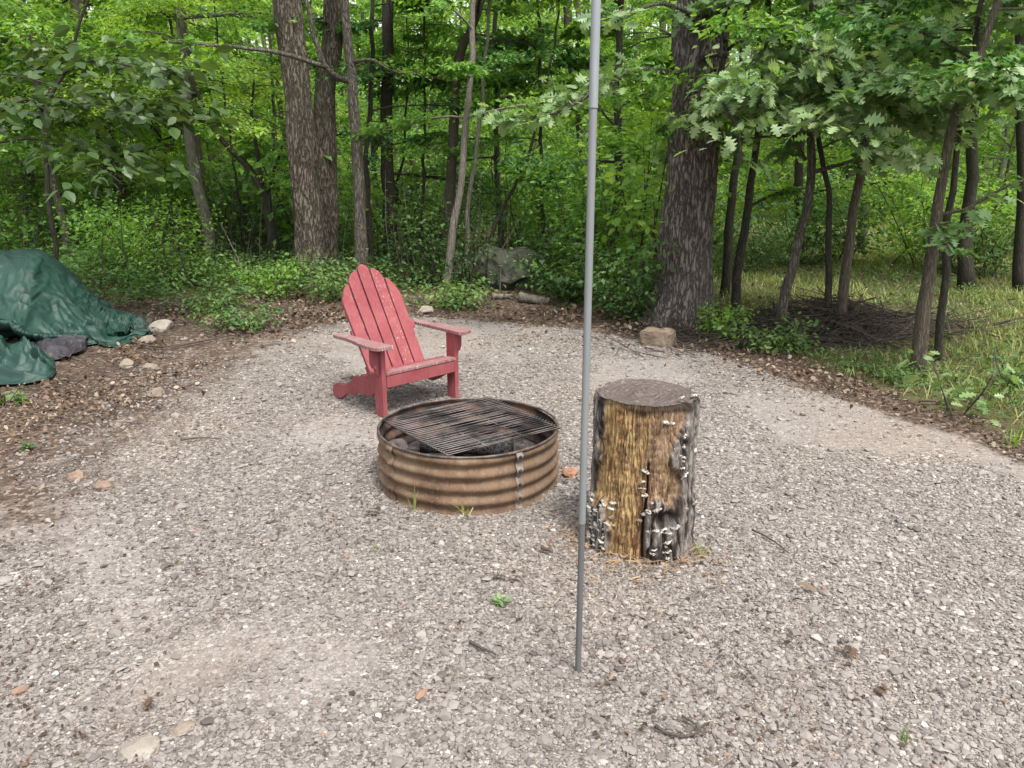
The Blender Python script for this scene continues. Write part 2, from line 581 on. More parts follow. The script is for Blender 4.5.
mb = MB()
for n, lo, hi, s0, s1 in ((150000, 1.2, 9.0, 0.0035, 0.0085), (24000, 1.2, 9.0, 0.008, 0.0155), (1500, 1.3, 9.0, 0.015, 0.024)):
    x, y = stone_points(n, lo, hi, 0.9)
    s = rng.uniform(s0, s1, len(x)) * np.clip(0.8 + y * 0.07, 0.9, 1.4)
    z = land(x, y) + s * 0.22
    tone = np.clip(rng.beta(2.6, 2.4, len(x)) * 0.90 + 0.10 * fbm(x * 0.7, y * 0.7, 0, 77, 3), 0, 0.93)
    odd = rng.uniform(0, 1, len(x))
    tone = np.where((odd < 0.006) & (s < 0.013), 0.97, tone)
    tone = np.where(odd > 0.9975, 1.0, tone)
    stones(mb, np.stack([x, y, z], -1), s, tone)
g = mb.build('gravel', M['gravel'], smooth=False)
tag(g, kind='stuff')

# ------------------------------------------------------------------ leaves
def _strip(half):
    """a leaf of unit length from its half outline; mid rib slightly sunk, tip drooping"""
    half = np.array(half, float)
    n = len(half)
    V, F = [], []
    for x, w in half:
        V.append((x, 0, -0.10 * x * x))
    inner = half[1:-1]
    for sgn in (1, -1):
        base = len(V)
        for x, w in inner:
            V.append((x, sgn * w, 0.16 * w - 0.10 * x * x))
        m = len(inner)
        F.append((0, 1, base) if sgn > 0 else (1, 0, base))
        for i in range(m - 1):
            q = (i + 1, i + 2, base + i + 1, base + i)
            q = q if sgn > 0 else q[::-1]
            F.append((q[0], q[1], q[2]))
            F.append((q[0], q[2], q[3]))
        F.append((n - 2, n - 1, base + m - 1) if sgn > 0 else (n - 1, n - 2, base + m - 1))
    return np.array(V), np.array(F)


KITE = (np.array([(0, 0, 0), (0.42, -0.27, 0.05), (1, 0, -0.10), (0.42, 0.27, 0.05)]), np.array([[0, 1, 2], [0, 2, 3]]))
OVATE = _strip([(0, 0), (0.15, 0.17), (0.4, 0.30), (0.7, 0.22), (1, 0)])
OAKLEAF = _strip([(0, 0), (0.10, 0.06), (0.20, 0.23), (0.31, 0.09), (0.44, 0.36), (0.55, 0.11), (0.69, 0.33), (0.76, 0.10), (0.90, 0.17), (1, 0)])
BLADE = (np.array([(0, -0.03, 0), (0, 0.03, 0), (0.55, 0.026, 0.0), (0.55, -0.026, 0.0), (1, 0, -0.12)]), np.array([[0, 2, 1], [0, 3, 2], [3, 4, 2]]))


def put_leaves(mb, shape, P, az, pitch, roll, size, var, width=1.0, mat=0):
    V0, F0 = shape
    P = np.asarray(P, float)
    n = len(P)
    if n == 0:
        return
    az, pitch, roll, size, var = [np.broadcast_to(np.asarray(q, float), (n,)) for q in (az, pitch, roll, size, var)]
    X = np.stack([np.cos(az) * np.cos(pitch), np.sin(az) * np.cos(pitch), np.sin(pitch)], -1)
    Y0 = np.stack([-np.sin(az), np.cos(az), np.zeros(n)], -1)
    Z0 = np.cross(X, Y0)
    Y = Y0 * np.cos(roll)[:, None] + Z0 * np.sin(roll)[:, None]
    Z = np.cross(X, Y)
    if np.ndim(width):
        width = np.asarray(width)[:, None, None]
    V = V0[None, :, 0:1] * X[:, None] + V0[None, :, 1:2] * width * Y[:, None] + V0[None, :, 2:3] * Z[:, None]
    V = V * size[:, None, None] + P[:, None, :]
    k = len(V0)
    F = (F0[None] + (np.arange(n) * k)[:, None, None]).reshape(-1, 3)
    mb.add(V.reshape(-1, 3), F, np.repeat(var, k), mat)


# ------------------------------------------------------------------ trees
def smooth_path(pts, rad, n=24, jitter=0.0, r=None):
    pts, rad = np.asarray(pts, float), np.asarray(rad, float)
    d = np.concatenate([[0], np.cumsum(np.linalg.norm(np.diff(pts, axis=0), axis=1))])
    t = np.linspace(0, d[-1], n)
    # Catmull-Rom through the given points
    out = np.zeros((n, 3))
    P = np.vstack([2 * pts[0] - pts[1], pts, 2 * pts[-1] - pts[-2]])
    seg = np.clip(np.searchsorted(d, t, side='right') - 1, 0, len(pts) - 2)
    u = ((t - d[seg]) / (d[seg + 1] - d[seg]))[:, None]
    p0, p1, p2, p3 = P[seg], P[seg + 1], P[seg + 2], P[seg + 3]
    out = 0.5 * (2 * p1 + (p2 - p0) * u + (2 * p0 - 5 * p1 + 4 * p2 - p3) * u ** 2 + (3 * p1 - p0 - 3 * p2 + p3) * u ** 3)
    if jitter and r is not None:
        kn = max(4, min(n, 26))
        jj = r.normal(0, jitter, (kn, 3)) * np.array([1, 1, 0.3])
        jj[0] = jj[-1] = 0
        out += np.stack([np.interp(np.linspace(0, 1, n), np.linspace(0, 1, kn), jj[:, q_]) for q_ in range(3)], -1)
    return out, np.interp(t, d, rad)


def limb_path(r, start, az, length, rise, droop, n=7, wig=0.05):
    t = np.linspace(0, 1, n)
    a = az + np.cumsum(r.normal(0, wig * 2.5, n))
    step = length / (n - 1)
    x = start[0] + np.concatenate([[0], np.cumsum(np.cos(a[1:]) * step)])
    y = start[1] + np.concatenate([[0], np.cumsum(np.sin(a[1:]) * step)])
    z = start[2] + length * (rise * t - droop * t * t) + np.concatenate([[0], np.cumsum(r.normal(0, wig * 0.12 * length, n - 1))])
    return np.stack([x, y, z], -1)


def spray(r, wood, leaf, path, rad, shape, lsize, per_twig, twigs, tone, spread=0.45, wood_seg=4, bare=0.25, flat=0.5, twig_len=0.42, width=1.0):
    """side twigs along a limb, with leaves lying out flat along each twig"""
    n = len(path)
    L = np.linalg.norm(path[-1] - path[0])
    for k in range(twigs):
        f = bare + (1 - bare) * (k + r.uniform(0, 1)) / twigs
        i = min(int(f * (n - 1)), n - 2)
        u = f * (n - 1) - i
        p = path[i] * (1 - u) + path[i + 1] * u
        tang = path[i + 1] - path[i]
        az = math.atan2(tang[1], tang[0]) + (1 if k % 2 else -1) * r.uniform(0.4, 1.1)
        tl = L * twig_len * r.uniform(0.6, 1.2) * (1.15 - 0.55 * f)
        tp = limb_path(r, p, az, tl, r.uniform(-0.05, 0.3), r.uniform(0.1, 0.35), 4, 0.07)
        wood.tube(tp, np.linspace(rad * 0.35, rad * 0.12, 4), 3, cap=False)
        m = max(1, int(per_twig * r.uniform(0.6, 1.3)))
        s = r.uniform(0.1, 1.08, m)
        ii = np.clip((s * 3).astype(int), 0, 2)
        uu = np.clip(s * 3 - ii, 0, 1.3)[:, None]
        P = tp[ii] * (1 - uu) + tp[ii + 1] * uu
        P = P + r.normal(0, 1, (m, 3)) * np.array([tl * 0.20, tl * 0.20, tl * 0.10]) * spread / 0.45
        la = az + r.choice([-1, 1], m) * r.uniform(0.1, 1.5, m)
        put_leaves(leaf, shape, P, la, r.normal(-0.30, flat * 0.7, m), r.normal(0, flat, m), lsize * r.uniform(0.6, 1.2, m),
                   np.clip(tone + r.normal(0, 0.20, m) + r.normal(0, 0.1), 0, 1), width)


def tree(name, label, pts, rad, bark, leafm, group=None, cat='tree', seed=0, limbs=12, zr=(2.0, 5.0), reach=(0.8, 2.0), lsize=0.08,
         per_twig=56, twigs=8, tone=0.5, shape=KITE, seg=12, extra=(), high=None, jitter=0.012, flare=1.0, n=26, flat=0.5, width=1.0, rise=(0.0, 0.45), ridge=0.0):
    """one tree: an Empty at its foot, the trunk with its limbs, and the crown of leaves"""
    r = np.random.default_rng(1000 + seed)
    pts = np.array(pts, float)
    rad = np.interp(np.linspace(0, 1, len(pts)), np.linspace(0, 1, len(rad)), rad)
    base = pts[0].copy()
    base[2] = ground_z(base[0], base[1])
    pts[0, 2] = base[2] - 0.08
    pts = pts - base
    path, rr = smooth_path(pts, rad, n, jitter, r)
    if flare > 1:
        rr = rr * (1 + (flare - 1) * np.exp(-np.clip(path[:, 2], 0, None) / 0.22))
    root = empty(name, base)
    tag(root, label, cat, group)
    wood, leaf = MB(), MB()
    wood.tube(path, rr, seg, wob=0.12, seed=seed, ridge=ridge)
    H = path[-1, 2]
    hi = min(zr[1], H * 0.98)
    for k in range(limbs):
        z = r.uniform(zr[0], hi)
        i = int(np.argmin(abs(path[:, 2] - z)))
        L = r.uniform(*reach) * (1.1 - 0.5 * (z - zr[0]) / max(0.1, hi - zr[0]))
        lp = limb_path(r, path[i], k * 2.4 + r.uniform(-0.5, 0.5), L, r.uniform(*rise), r.uniform(0.05, 0.35))
        lr = min(rr[i] * 0.45, 0.008 + 0.010 * L)
        wood.tube(lp, np.linspace(lr, lr * 0.3, len(lp)), 5, cap=False)
        spray(r, wood, leaf, lp, lr, shape, lsize, per_twig, twigs, tone, flat=flat, width=width)
    for ex in extra:                                       # limbs the photograph shows
        ep = np.array(ex['pts'], float) - base
        ep, er = smooth_path(ep, np.linspace(ex['r'][0], ex['r'][1], len(ep)), ex.get('n', 14), 0.006, r)
        wood.tube(ep, er, 7, cap=True)
        if ex.get('twigs', 0):
            spray(r, wood, leaf, ep, ex['r'][1] * 1.6, ex.get('shape', shape), ex.get('lsize', lsize), ex.get('per', per_twig), ex['twigs'],
                  ex.get('tone', tone), bare=ex.get('bare', 0.2), flat=ex.get('flat', flat), twig_len=ex.get('twig_len', 0.42), width=ex.get('width', width),
                  spread=ex.get('spread', 0.45))
    if high:                                               # the tall part of the crown
        for k in range(high['n']):
            z = r.uniform(high['z'][0], H * 0.98)
            i = int(np.argmin(abs(path[:, 2] - z)))
            L = r.uniform(1.8, high['reach'])
            lp = limb_path(r, path[i], k * 2.4 + r.uniform(-0.5, 0.5), L, r.uniform(0.1, 0.7), r.uniform(0.05, 0.35))
            lr = min(rr[i] * 0.5, 0.05)
            wood.tube(lp, np.linspace(lr, lr * 0.25, len(lp)), 5, cap=False)
            spray(r, wood, leaf, lp, lr, KITE, 0.20, 26, 8, tone, flat=0.5)
    wood.build('trunk', bark, root)
    leaf.build('crown', leafm, root, smooth=False)
    return root


def px_path(pxs, Y0, top=None, dY=0.0):
    """foot of the first pixel at depth Y0, the rest at the same depth (leaning by dY)"""
    n = len(pxs)
    P = [at_depth(a, b, Y0 + dY * i / max(1, n - 1)) for i, (a, b) in enumerate(pxs)]
    if top is not None:
        d = P[-1] - P[-2]
        d = d / max(0.2, d[2])
        k = top - P[-1][2]
        if k > 0.3:
            dd = np.array([d[0] * 0.5, d[1] * 0.5, 1.0])
            P.append(P[-1] + dd * k * 0.5)
            P.append(P[-1] + np.array([d[0] * 0.2, d[1] * 0.2, 1.0]) * k * 0.5)
    return P

# ------------------------------------------------------------------ the trees the photograph shows
def gy(px, py):
    return on_ground(px, py)[1]


# big oak right of the pole
Yo = 7.75
oak_pts = px_path([(679, 332), (686, 240), (693, 150), (700, 50)], Yo, 13.0)
oak_rad = [0.285, 0.250, 0.235, 0.235, 0.20, 0.10]


def P3(px, py, Y):
    return at_depth(px, py, Y)


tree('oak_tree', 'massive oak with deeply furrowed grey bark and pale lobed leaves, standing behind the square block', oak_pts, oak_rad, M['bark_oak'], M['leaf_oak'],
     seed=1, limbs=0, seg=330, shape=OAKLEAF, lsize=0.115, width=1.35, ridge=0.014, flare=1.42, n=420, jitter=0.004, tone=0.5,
     extra=[dict(pts=[P3(712, 32, Yo - 0.2), P3(698, 22, Yo - 0.45), P3(684, 10, Yo - 0.6), P3(655, 4, Yo - 0.8), P3(615, 22, Yo - 1.0)], r=(0.035, 0.008), twigs=5, per=9, bare=0.78, twig_len=0.4),
            dict(pts=[P3(711, 34, Yo - 0.2), P3(723, 14, Yo - 0.25), P3(738, -8, Yo - 0.3), P3(780, -50, Yo - 0.2), P3(860, -80, Yo - 0.2)], r=(0.040, 0.018), twigs=6, per=14, bare=0.7),
            dict(pts=[P3(700, 64, Yo - 0.15), P3(706, 54, Yo - 0.33), P3(728, 55, Yo - 0.38)], r=(0.04, 0.028)),
            dict(pts=[P3(718, 100, Yo - 0.1), P3(770, 105, Yo - 1.0), P3(830, 120, Yo - 1.6), P3(890, 165, Yo - 1.9)], r=(0.018, 0.005), twigs=22, per=16, bare=0.30, twig_len=0.34, tone=0.75, flat=0.7),
            dict(pts=[P3(722, 40, Yo - 0.1), P3(790, 45, Yo - 1.2), P3(860, 70, Yo - 1.7), P3(950, 110, Yo - 1.8)], r=(0.018, 0.005), twigs=22, per=16, bare=0.44, twig_len=0.32, tone=0.7, flat=0.7),
            # the low leafy limb sweeping right in front of the woods
            dict(pts=[P3(716, 90, Yo), P3(760, 62, Yo - 0.6), P3(815, 70, Yo - 1.1), P3(870, 98, Yo - 1.35), P3(935, 135, Yo - 1.4)], r=(0.022, 0.006), twigs=32, per=24, bare=0.30, twig_len=0.33, tone=0.68, flat=0.6),
            dict(pts=[P3(716, 60, Yo), P3(770, 20, Yo - 0.4), P3(850, 22, Yo - 0.8), P3(930, 50, Yo - 0.9), P3(1010, 92, Yo - 0.8)], r=(0.020, 0.006), twigs=26, per=24, bare=0.36, twig_len=0.30, tone=0.6, flat=0.6),
            dict(pts=[P3(705, 112, Yo - 0.2), P3(722, 108, Yo - 0.8), P3(738, 128, Yo - 1.2), P3(742, 165, Yo - 1.4)], r=(0.022, 0.006), twigs=8, per=9, bare=0.1, twig_len=0.45, tone=0.72, flat=0.65),
            dict(pts=[P3(680, 75, Yo - 0.2), P3(640, 70, Yo - 0.6), P3(600, 88, Yo - 0.8), P3(560, 112, Yo - 0.9), P3(510, 118, Yo - 0.9)], r=(0.03, 0.006), twigs=16, per=16, bare=0.3, twig_len=0.24, tone=0.65, flat=0.6),
            ])

# double trunk left of the chair
Yt = gy(318, 285)
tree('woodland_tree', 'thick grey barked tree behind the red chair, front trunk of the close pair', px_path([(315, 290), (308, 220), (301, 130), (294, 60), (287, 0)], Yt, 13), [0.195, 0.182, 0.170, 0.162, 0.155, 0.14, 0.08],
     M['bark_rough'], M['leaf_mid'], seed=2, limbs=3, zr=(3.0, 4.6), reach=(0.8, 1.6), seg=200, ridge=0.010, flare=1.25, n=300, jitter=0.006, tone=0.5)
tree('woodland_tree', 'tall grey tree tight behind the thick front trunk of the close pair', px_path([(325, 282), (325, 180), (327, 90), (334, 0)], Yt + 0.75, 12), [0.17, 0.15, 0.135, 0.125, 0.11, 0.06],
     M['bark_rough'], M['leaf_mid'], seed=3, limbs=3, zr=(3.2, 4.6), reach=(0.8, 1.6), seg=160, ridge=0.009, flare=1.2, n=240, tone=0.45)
Y2 = Yt - 0.35
tree('woodland_tree', 'slender grey tree with a long crooked limb, directly above the red chair back', px_path([(361, 283), (360, 200), (354, 110), (350, 50), (344, 0)], Y2, 8), [0.085, 0.075, 0.066, 0.058, 0.05, 0.045, 0.02],
     M['bark_grey'], M['leaf_mid'], seed=4, limbs=4, zr=(3.3, 4.4), reach=(0.8, 1.7), seg=14, flare=1.25, n=40, tone=0.55,
     extra=[dict(pts=[P3(351, 80, Y2), P3(338, 78, Y2 - 0.1), P3(325, 66, Y2 - 0.2), P3(315, 40, Y2 - 0.25), P3(307, 0, Y2 - 0.25), P3(303, -40, Y2 - 0.25)], r=(0.042, 0.022), n=20),
            dict(pts=[P3(326, 67, Y2 - 0.2), P3(279, 53, Y2 - 0.4), P3(221, 46, Y2 - 0.5), P3(150, 42, Y2 - 0.6), P3(100, 52, Y2 - 0.7)], r=(0.03, 0.008), n=20, twigs=12, per=16, bare=0.4, twig_len=0.22, lsize=0.13),
            dict(pts=[P3(352, 62, Y2), P3(372, 60, Y2 - 0.1), P3(395, 72, Y2 - 0.2), P3(420, 74, Y2 - 0.2)], r=(0.025, 0.007), n=12, twigs=5, per=14, bare=0.5)])
tree('young_tree', 'dark slim young tree immediately right of the slender grey trunk behind the chair', px_path([(372, 272), (369, 215), (366, 160), (371, 90)], gy(372, 272), 6.5), [0.05, 0.042, 0.036, 0.03, 0.025, 0.01],
     M['bark_dark'], M['leaf_dark'], seed=5, limbs=9, zr=(1.9, 4.4), reach=(0.8, 1.9), tone=0.5,
     extra=[dict(pts=[P3(367, 165, gy(372, 272)), P3(378, 145, gy(372, 272)), P3(385, 118, gy(372, 272))], r=(0.02, 0.008), twigs=3)])
tree('woodland_tree', 'dark ivy clad trunk right of the chair back, set deep in the woods', px_path([(391, 266), (389, 200), (386, 120), (388, 40)], gy(391, 266), 9), [0.115, 0.10, 0.09, 0.08, 0.07, 0.03],
     M['bark_dark'], M['leaf_dark'], seed=6, limbs=12, zr=(1.2, 4.4), reach=(0.5, 1.8), tone=0.55)
tree('sapling', 'thin bent sapling with a forked top, right of the ivy clad trunk', px_path([(408, 262), (404, 220), (397, 190), (402, 160)], gy(408, 262), 3.8), [0.035, 0.03, 0.025, 0.018, 0.014, 0.008],
     M['bark_dark'], M['leaf_mid'], seed=7, limbs=5, zr=(1.4, 3.6), reach=(0.5, 1.2), tone=0.35)
tree('sapling', 'straight hair thin sapling midway between the chair and the grey boulder', px_path([(424, 268), (423, 200), (425, 120)], gy(424, 268), 5), [0.028, 0.022, 0.018, 0.014, 0.008],
     M['bark_dark'], M['leaf_mid'], seed=8, limbs=7, zr=(1.8, 4.4), reach=(0.5, 1.4), tone=0.5)
Y9 = gy(447, 272)
tree('woodland_tree', 'dark tree whose trunk arches right toward the top, left of the grey boulder', px_path([(446, 272), (448, 230), (451, 177), (456, 88), (463, 44), (482, 0)], Y9, 9), [0.085, 0.08, 0.074, 0.066, 0.06, 0.055, 0.045, 0.02],
     M['bark_brown'], M['leaf_dark'], seed=9, limbs=13, zr=(2.4, 4.8), reach=(0.8, 2.1), tone=0.7, lsize=0.125, n=36)
tree('young_tree', 'pale grey slim trunk leaning right, closest to the left end of the grey boulder', px_path([(447, 291), (451, 245), (457, 200), (466, 130)], gy(447, 291), 6), [0.055, 0.05, 0.044, 0.036, 0.03, 0.012],
     M['bark_pale'], M['leaf_mid'], seed=10, limbs=8, zr=(2.0, 4.4), reach=(0.7, 1.8), tone=0.5)
tree('young_tree', 'taller stem of the pale twin saplings overlapping the left of the boulder', px_path([(466, 283), (468, 230), (473, 170), (483, 90)], gy(466, 283), 6), [0.036, 0.03, 0.026, 0.02, 0.018, 0.008],
     M['bark_pale'], M['leaf_mid'], seed=11, limbs=8, zr=(1.9, 4.4), reach=(0.6, 1.7), tone=0.5)
tree('young_tree', 'dark stem crossing in front of the boulder and leaning to the right', px_path([(476, 282), (490, 240), (505, 205), (530, 150)], gy(476, 282), 4.2), [0.034, 0.028, 0.024, 0.018, 0.014, 0.008],
     M['bark_dark'], M['leaf_dark'], seed=12, limbs=7, zr=(1.3, 4), reach=(0.5, 1.4), tone=0.6)
tree('young_tree', 'dark upright stem rising from behind the right end of the boulder', px_path([(548, 270), (543, 215), (541, 150)], gy(548, 270), 6), [0.038, 0.032, 0.026, 0.02, 0.01],
     M['bark_dark'], M['leaf_mid'], seed=13, limbs=9, zr=(1.4, 4.4), reach=(0.6, 1.8), tone=0.5)
tree('young_tree', 'dark young tree just right of the metal pole, half hidden by bright bushes', px_path([(618, 282), (619, 172), (617, 90), (622, 20)], gy(618, 282), 8), [0.065, 0.055, 0.048, 0.04, 0.034, 0.012],
     M['bark_dark'], M['leaf_bright'], seed=14, limbs=14, zr=(1.2, 4.4), reach=(0.7, 2.0), tone=0.4, lsize=0.13)
# right of the oak
tree('young_tree', 'dark trunk with a pale foot, nearest to the right side of the big oak', px_path([(724, 298), (728, 240), (735, 176), (741, 90)], gy(724, 298), 7), [0.060, 0.050, 0.045, 0.038, 0.03, 0.015],
     M['bark_dark'], M['leaf_mid'], seed=15, limbs=9, zr=(2.5, 4.6), reach=(0.6, 1.2), tone=0.5)
tree('young_tree', 'dark leaning trunk with one side branch, at the left end of the brush pile', px_path([(733, 318), (741, 250), (750, 194), (757, 130)], gy(733, 318), 6), [0.052, 0.044, 0.038, 0.03, 0.025, 0.01],
     M['bark_dark'], M['leaf_mid'], seed=16, limbs=9, zr=(2.5, 4.6), reach=(0.6, 1.2), tone=0.5,
     extra=[dict(pts=[P3(750, 206, gy(733, 318)), P3(770, 196, gy(733, 318)), P3(792, 186, gy(733, 318) + 0.1)], r=(0.018, 0.006), twigs=3)])
Y3 = gy(778, 332)
tree('young_tree', 'grey slanting trunk leaning right across the middle of the brush pile', px_path([(776, 332), (789, 282), (802, 233), (811, 175), (810, 120)], Y3, 6), [0.052, 0.047, 0.042, 0.038, 0.034, 0.03, 0.012],
     M['bark_grey'], M['leaf_oak'], shape=OAKLEAF, lsize=0.11, width=1.3, per_twig=24, seed=17, limbs=13, zr=(1.8, 4.4), reach=(0.7, 1.8), tone=0.55,
     extra=[dict(pts=[P3(811, 172, Y3), P3(848, 162, Y3 - 0.2), P3(888, 140, Y3 - 0.4)], r=(0.022, 0.008), twigs=4, bare=0.4),
            dict(pts=[P3(806, 160, Y3), P3(795, 140, Y3), P3(785, 115, Y3)], r=(0.018, 0.008), twigs=4)])
tree('young_tree', 'straight very dark thin trunk at the right half of the brush pile', px_path([(828, 332), (829, 270), (830, 200), (822, 165)], gy(828, 332), 5), [0.034, 0.03, 0.026, 0.022, 0.018, 0.008],
     M['bark_dark'], M['leaf_mid'], seed=18, limbs=13, zr=(1.7, 4.4), reach=(0.6, 1.6), tone=0.5)
tree('young_tree', 'brownish trunk tilting right, right of the straight very dark thin one by the brush', px_path([(837, 334), (845, 275), (854, 215), (868, 110), (872, 40)], gy(837, 334), 7.5), [0.048, 0.043, 0.038, 0.034, 0.03, 0.026, 0.012],
     M['bark_brown'], M['leaf_oak'], shape=OAKLEAF, lsize=0.11, width=1.3, per_twig=24, seed=19, limbs=15, zr=(2.0, 4.4), reach=(0.8, 1.9), tone=0.5)
tree('woodland_tree', 'pale grey trunk far back in the sunny grass beyond the brush pile', px_path([(861, 252), (864, 200), (869, 140), (870, 60)], gy(861, 252), 10), [0.075, 0.068, 0.06, 0.055, 0.05, 0.03],
     M['bark_grey'], M['leaf_bright'], seed=20, limbs=17, zr=(2.8, 6.0), reach=(1.0, 2.6), tone=0.6, lsize=0.15)
Y7 = gy(917, 374)
tree('woodland_tree', 'nearest brown leaning tree on the right, its foot at the grassy edge of the gravel', px_path([(917, 376), (924, 310), (933, 254), (942, 180), (958, 105), (985, 40)], Y7, 7.5), [0.056, 0.046, 0.041, 0.034, 0.027, 0.022, 0.017, 0.010],
     M['bark_brown'], M['leaf_oak'], shape=OAKLEAF, lsize=0.11, width=1.3, per_twig=24, seed=21, limbs=11, zr=(2.0, 4.4), reach=(0.7, 1.7), tone=0.5, seg=18, flare=1.2, n=40,
     extra=[dict(pts=[P3(944, 96, Y7), P3(975, 90, Y7 - 0.2), P3(1010, 92, Y7 - 0.3)], r=(0.016, 0.006), twigs=5, per=16),
            dict(pts=[P3(935, 235, Y7), P3(945, 225, Y7 - 0.2), P3(952, 250, Y7 - 0.35)], r=(0.010, 0.004), twigs=6, per=12, lsize=0.10),
            dict(pts=[P3(936, 215, Y7), P3(968, 208, Y7), P3(1010, 185, Y7 - 0.1), P3(1050, 175, Y7 - 0.1)], r=(0.014, 0.006), twigs=6, per=8)])
tree('young_tree', 'thin blackish stem close behind the leaning brown tree on the right', px_path([(938, 362), (943, 300), (947, 245), (952, 190), (960, 140)], gy(938, 362), 5), [0.034, 0.03, 0.028, 0.026, 0.022, 0.018, 0.008],
     M['bark_dark'], M['leaf_dark'], seed=22, limbs=11, zr=(1.7, 4.6), reach=(0.5, 1.3), tone=0.6)
tree('woodland_tree', 'shaded trunk with a split foot in the grass beyond the leaning brown tree', px_path([(966, 300), (966, 240), (972, 180), (974, 90)], gy(966, 290), 9), [0.095, 0.078, 0.066, 0.058, 0.05, 0.03],
     M['bark_dark'], M['leaf_mid'], seed=23, limbs=15, zr=(2.0, 4.8), reach=(1.0, 2.4), tone=0.45, flare=1.3)
tree('woodland_tree', 'shaded trunk at the right edge of the photo, across the grass', px_path([(1019, 298), (1020, 240), (1022, 160), (1019, 60)], gy(1019, 292), 9), [0.075, 0.062, 0.057, 0.05, 0.045, 0.03],
     M['bark_dark'], M['leaf_bright'], seed=24, limbs=17, zr=(1.8, 4.8), reach=(1.0, 2.4), tone=0.3)
# left
tree('woodland_tree', 'stout dark brown trunk at far left, high behind the green tarpaulin', px_path([(30, 240), (25, 200), (18, 150), (8, 90)], gy(30, 238), 12), [0.27, 0.245, 0.23, 0.21, 0.18, 0.09],
     M['bark_brown'], M['leaf_mid'], seed=25, limbs=6, zr=(3.2, 4.4), reach=(1.2, 3.0), tone=0.4, seg=24, lsize=0.15)
YL = 8.6
tree('sapling', 'thin dark sapling with big drooping leaves, rising straight behind the green tarpaulin', px_path([(57, 285), (52, 225), (46, 160), (47, 118), (54, 88), (70, 62)], YL, 4.4), [0.030, 0.026, 0.024, 0.022, 0.02, 0.017, 0.012, 0.008],
     M['bark_dark'], M['leaf_broad'], seed=26, limbs=5, zr=(2.2, 4.2), reach=(0.6, 1.5), shape=OVATE, lsize=0.155, tone=0.5, per_twig=14,
     extra=[dict(pts=[P3(49, 112, YL), P3(78, 103, YL - 0.2), P3(115, 99, YL - 0.5), P3(160, 112, YL - 0.9), P3(190, 118, YL - 1.1)], r=(0.015, 0.005), twigs=20, per=15, bare=0.2, twig_len=0.36),
            dict(pts=[P3(48, 140, YL), P3(70, 148, YL - 0.6), P3(95, 165, YL - 1.2), P3(120, 182, YL - 1.6)], r=(0.012, 0.004), twigs=15, per=13, bare=0.1, twig_len=0.40),
            dict(pts=[P3(49, 120, YL), P3(30, 100, YL - 0.8), P3(5, 110, YL - 1.4), P3(-20, 130, YL - 1.7)], r=(0.014, 0.004), twigs=15, per=13, bare=0.1, twig_len=0.40),
            dict(pts=[P3(62, 74, YL), P3(95, 60, YL - 0.5), P3(130, 66, YL - 1.0), P3(170, 74, YL - 1.4)], r=(0.012, 0.004), twigs=15, per=13, bare=0.2, twig_len=0.36)])
tree('woodland_tree', 'crooked trunk leaning left above the sapling with big leaves', px_path([(116, 250), (112, 190), (104, 125), (88, 62), (80, 0)], gy(116, 246), 9), [0.13, 0.12, 0.11, 0.10, 0.09, 0.08, 0.04],
     M['bark_brown'], M['leaf_bright'], seed=27, limbs=12, zr=(2.6, 4.8), reach=(1.0, 2.6), tone=0.6, lsize=0.13)
Y4 = gy(213, 274)
tree('woodland_tree', 'mottled slim trunk leaning left, between the tarpaulin and the thick pair of trunks', px_path([(213, 276), (203, 210), (190, 140), (184, 60)], Y4, 8), [0.085, 0.078, 0.07, 0.06, 0.045, 0.02],
     bark_mat('bark_mottled', (0.03, 0.03, 0.022), (0.15, 0.14, 0.115), 14, 3, 0.6, 0.01, 0.6, (0.24, 0.25, 0.21)), M['leaf_bright'], seed=28, limbs=11, zr=(2.3, 4.4), reach=(0.9, 2.2), tone=0.45)
tree('young_tree', 'mossy stem partly hidden beside the mottled slim trunk', px_path([(208, 262), (205, 215), (198, 150)], gy(208, 262), 7), [0.07, 0.06, 0.05, 0.04, 0.02],
     M['bark_brown'], M['leaf_mid'], seed=29, limbs=9, zr=(2.2, 4.4), reach=(0.8, 2.0), tone=0.4)
Y5 = gy(275, 268)
tree('woodland_tree', 'black forked understory tree bending left, with level tiers of fresh green leaves', px_path([(277, 268), (271, 225), (265, 196), (248, 168), (228, 146), (214, 128)], Y5, 4.4), [0.085, 0.075, 0.065, 0.05, 0.04, 0.032, 0.02, 0.01],
     M['bark_dark'], M['leaf_bright'], seed=30, limbs=13, zr=(2.3, 4.4), reach=(1.2, 2.3), tone=0.9, rise=(0, 0.15), flat=0.3, per_twig=50,
     extra=[dict(pts=[P3(263, 192, Y5), P3(257, 150, Y5), P3(252, 115, Y5), P3(254, 80, Y5)], r=(0.035, 0.015), twigs=9, per=32, bare=0.35),
            dict(pts=[P3(266, 200, Y5), P3(276, 165, Y5), P3(284, 140, Y5)], r=(0.03, 0.012), twigs=7, per=26, bare=0.35)])
tree('sapling', 'thin dark sapling left of the black forked understory tree', px_path([(248, 262), (242, 215), (236, 180)], gy(248, 262), 4), [0.03, 0.026, 0.02, 0.014, 0.008],
     M['bark_dark'], M['leaf_mid'], seed=31, limbs=6, zr=(1.4, 3.8), reach=(0.6, 1.4), tone=0.5)

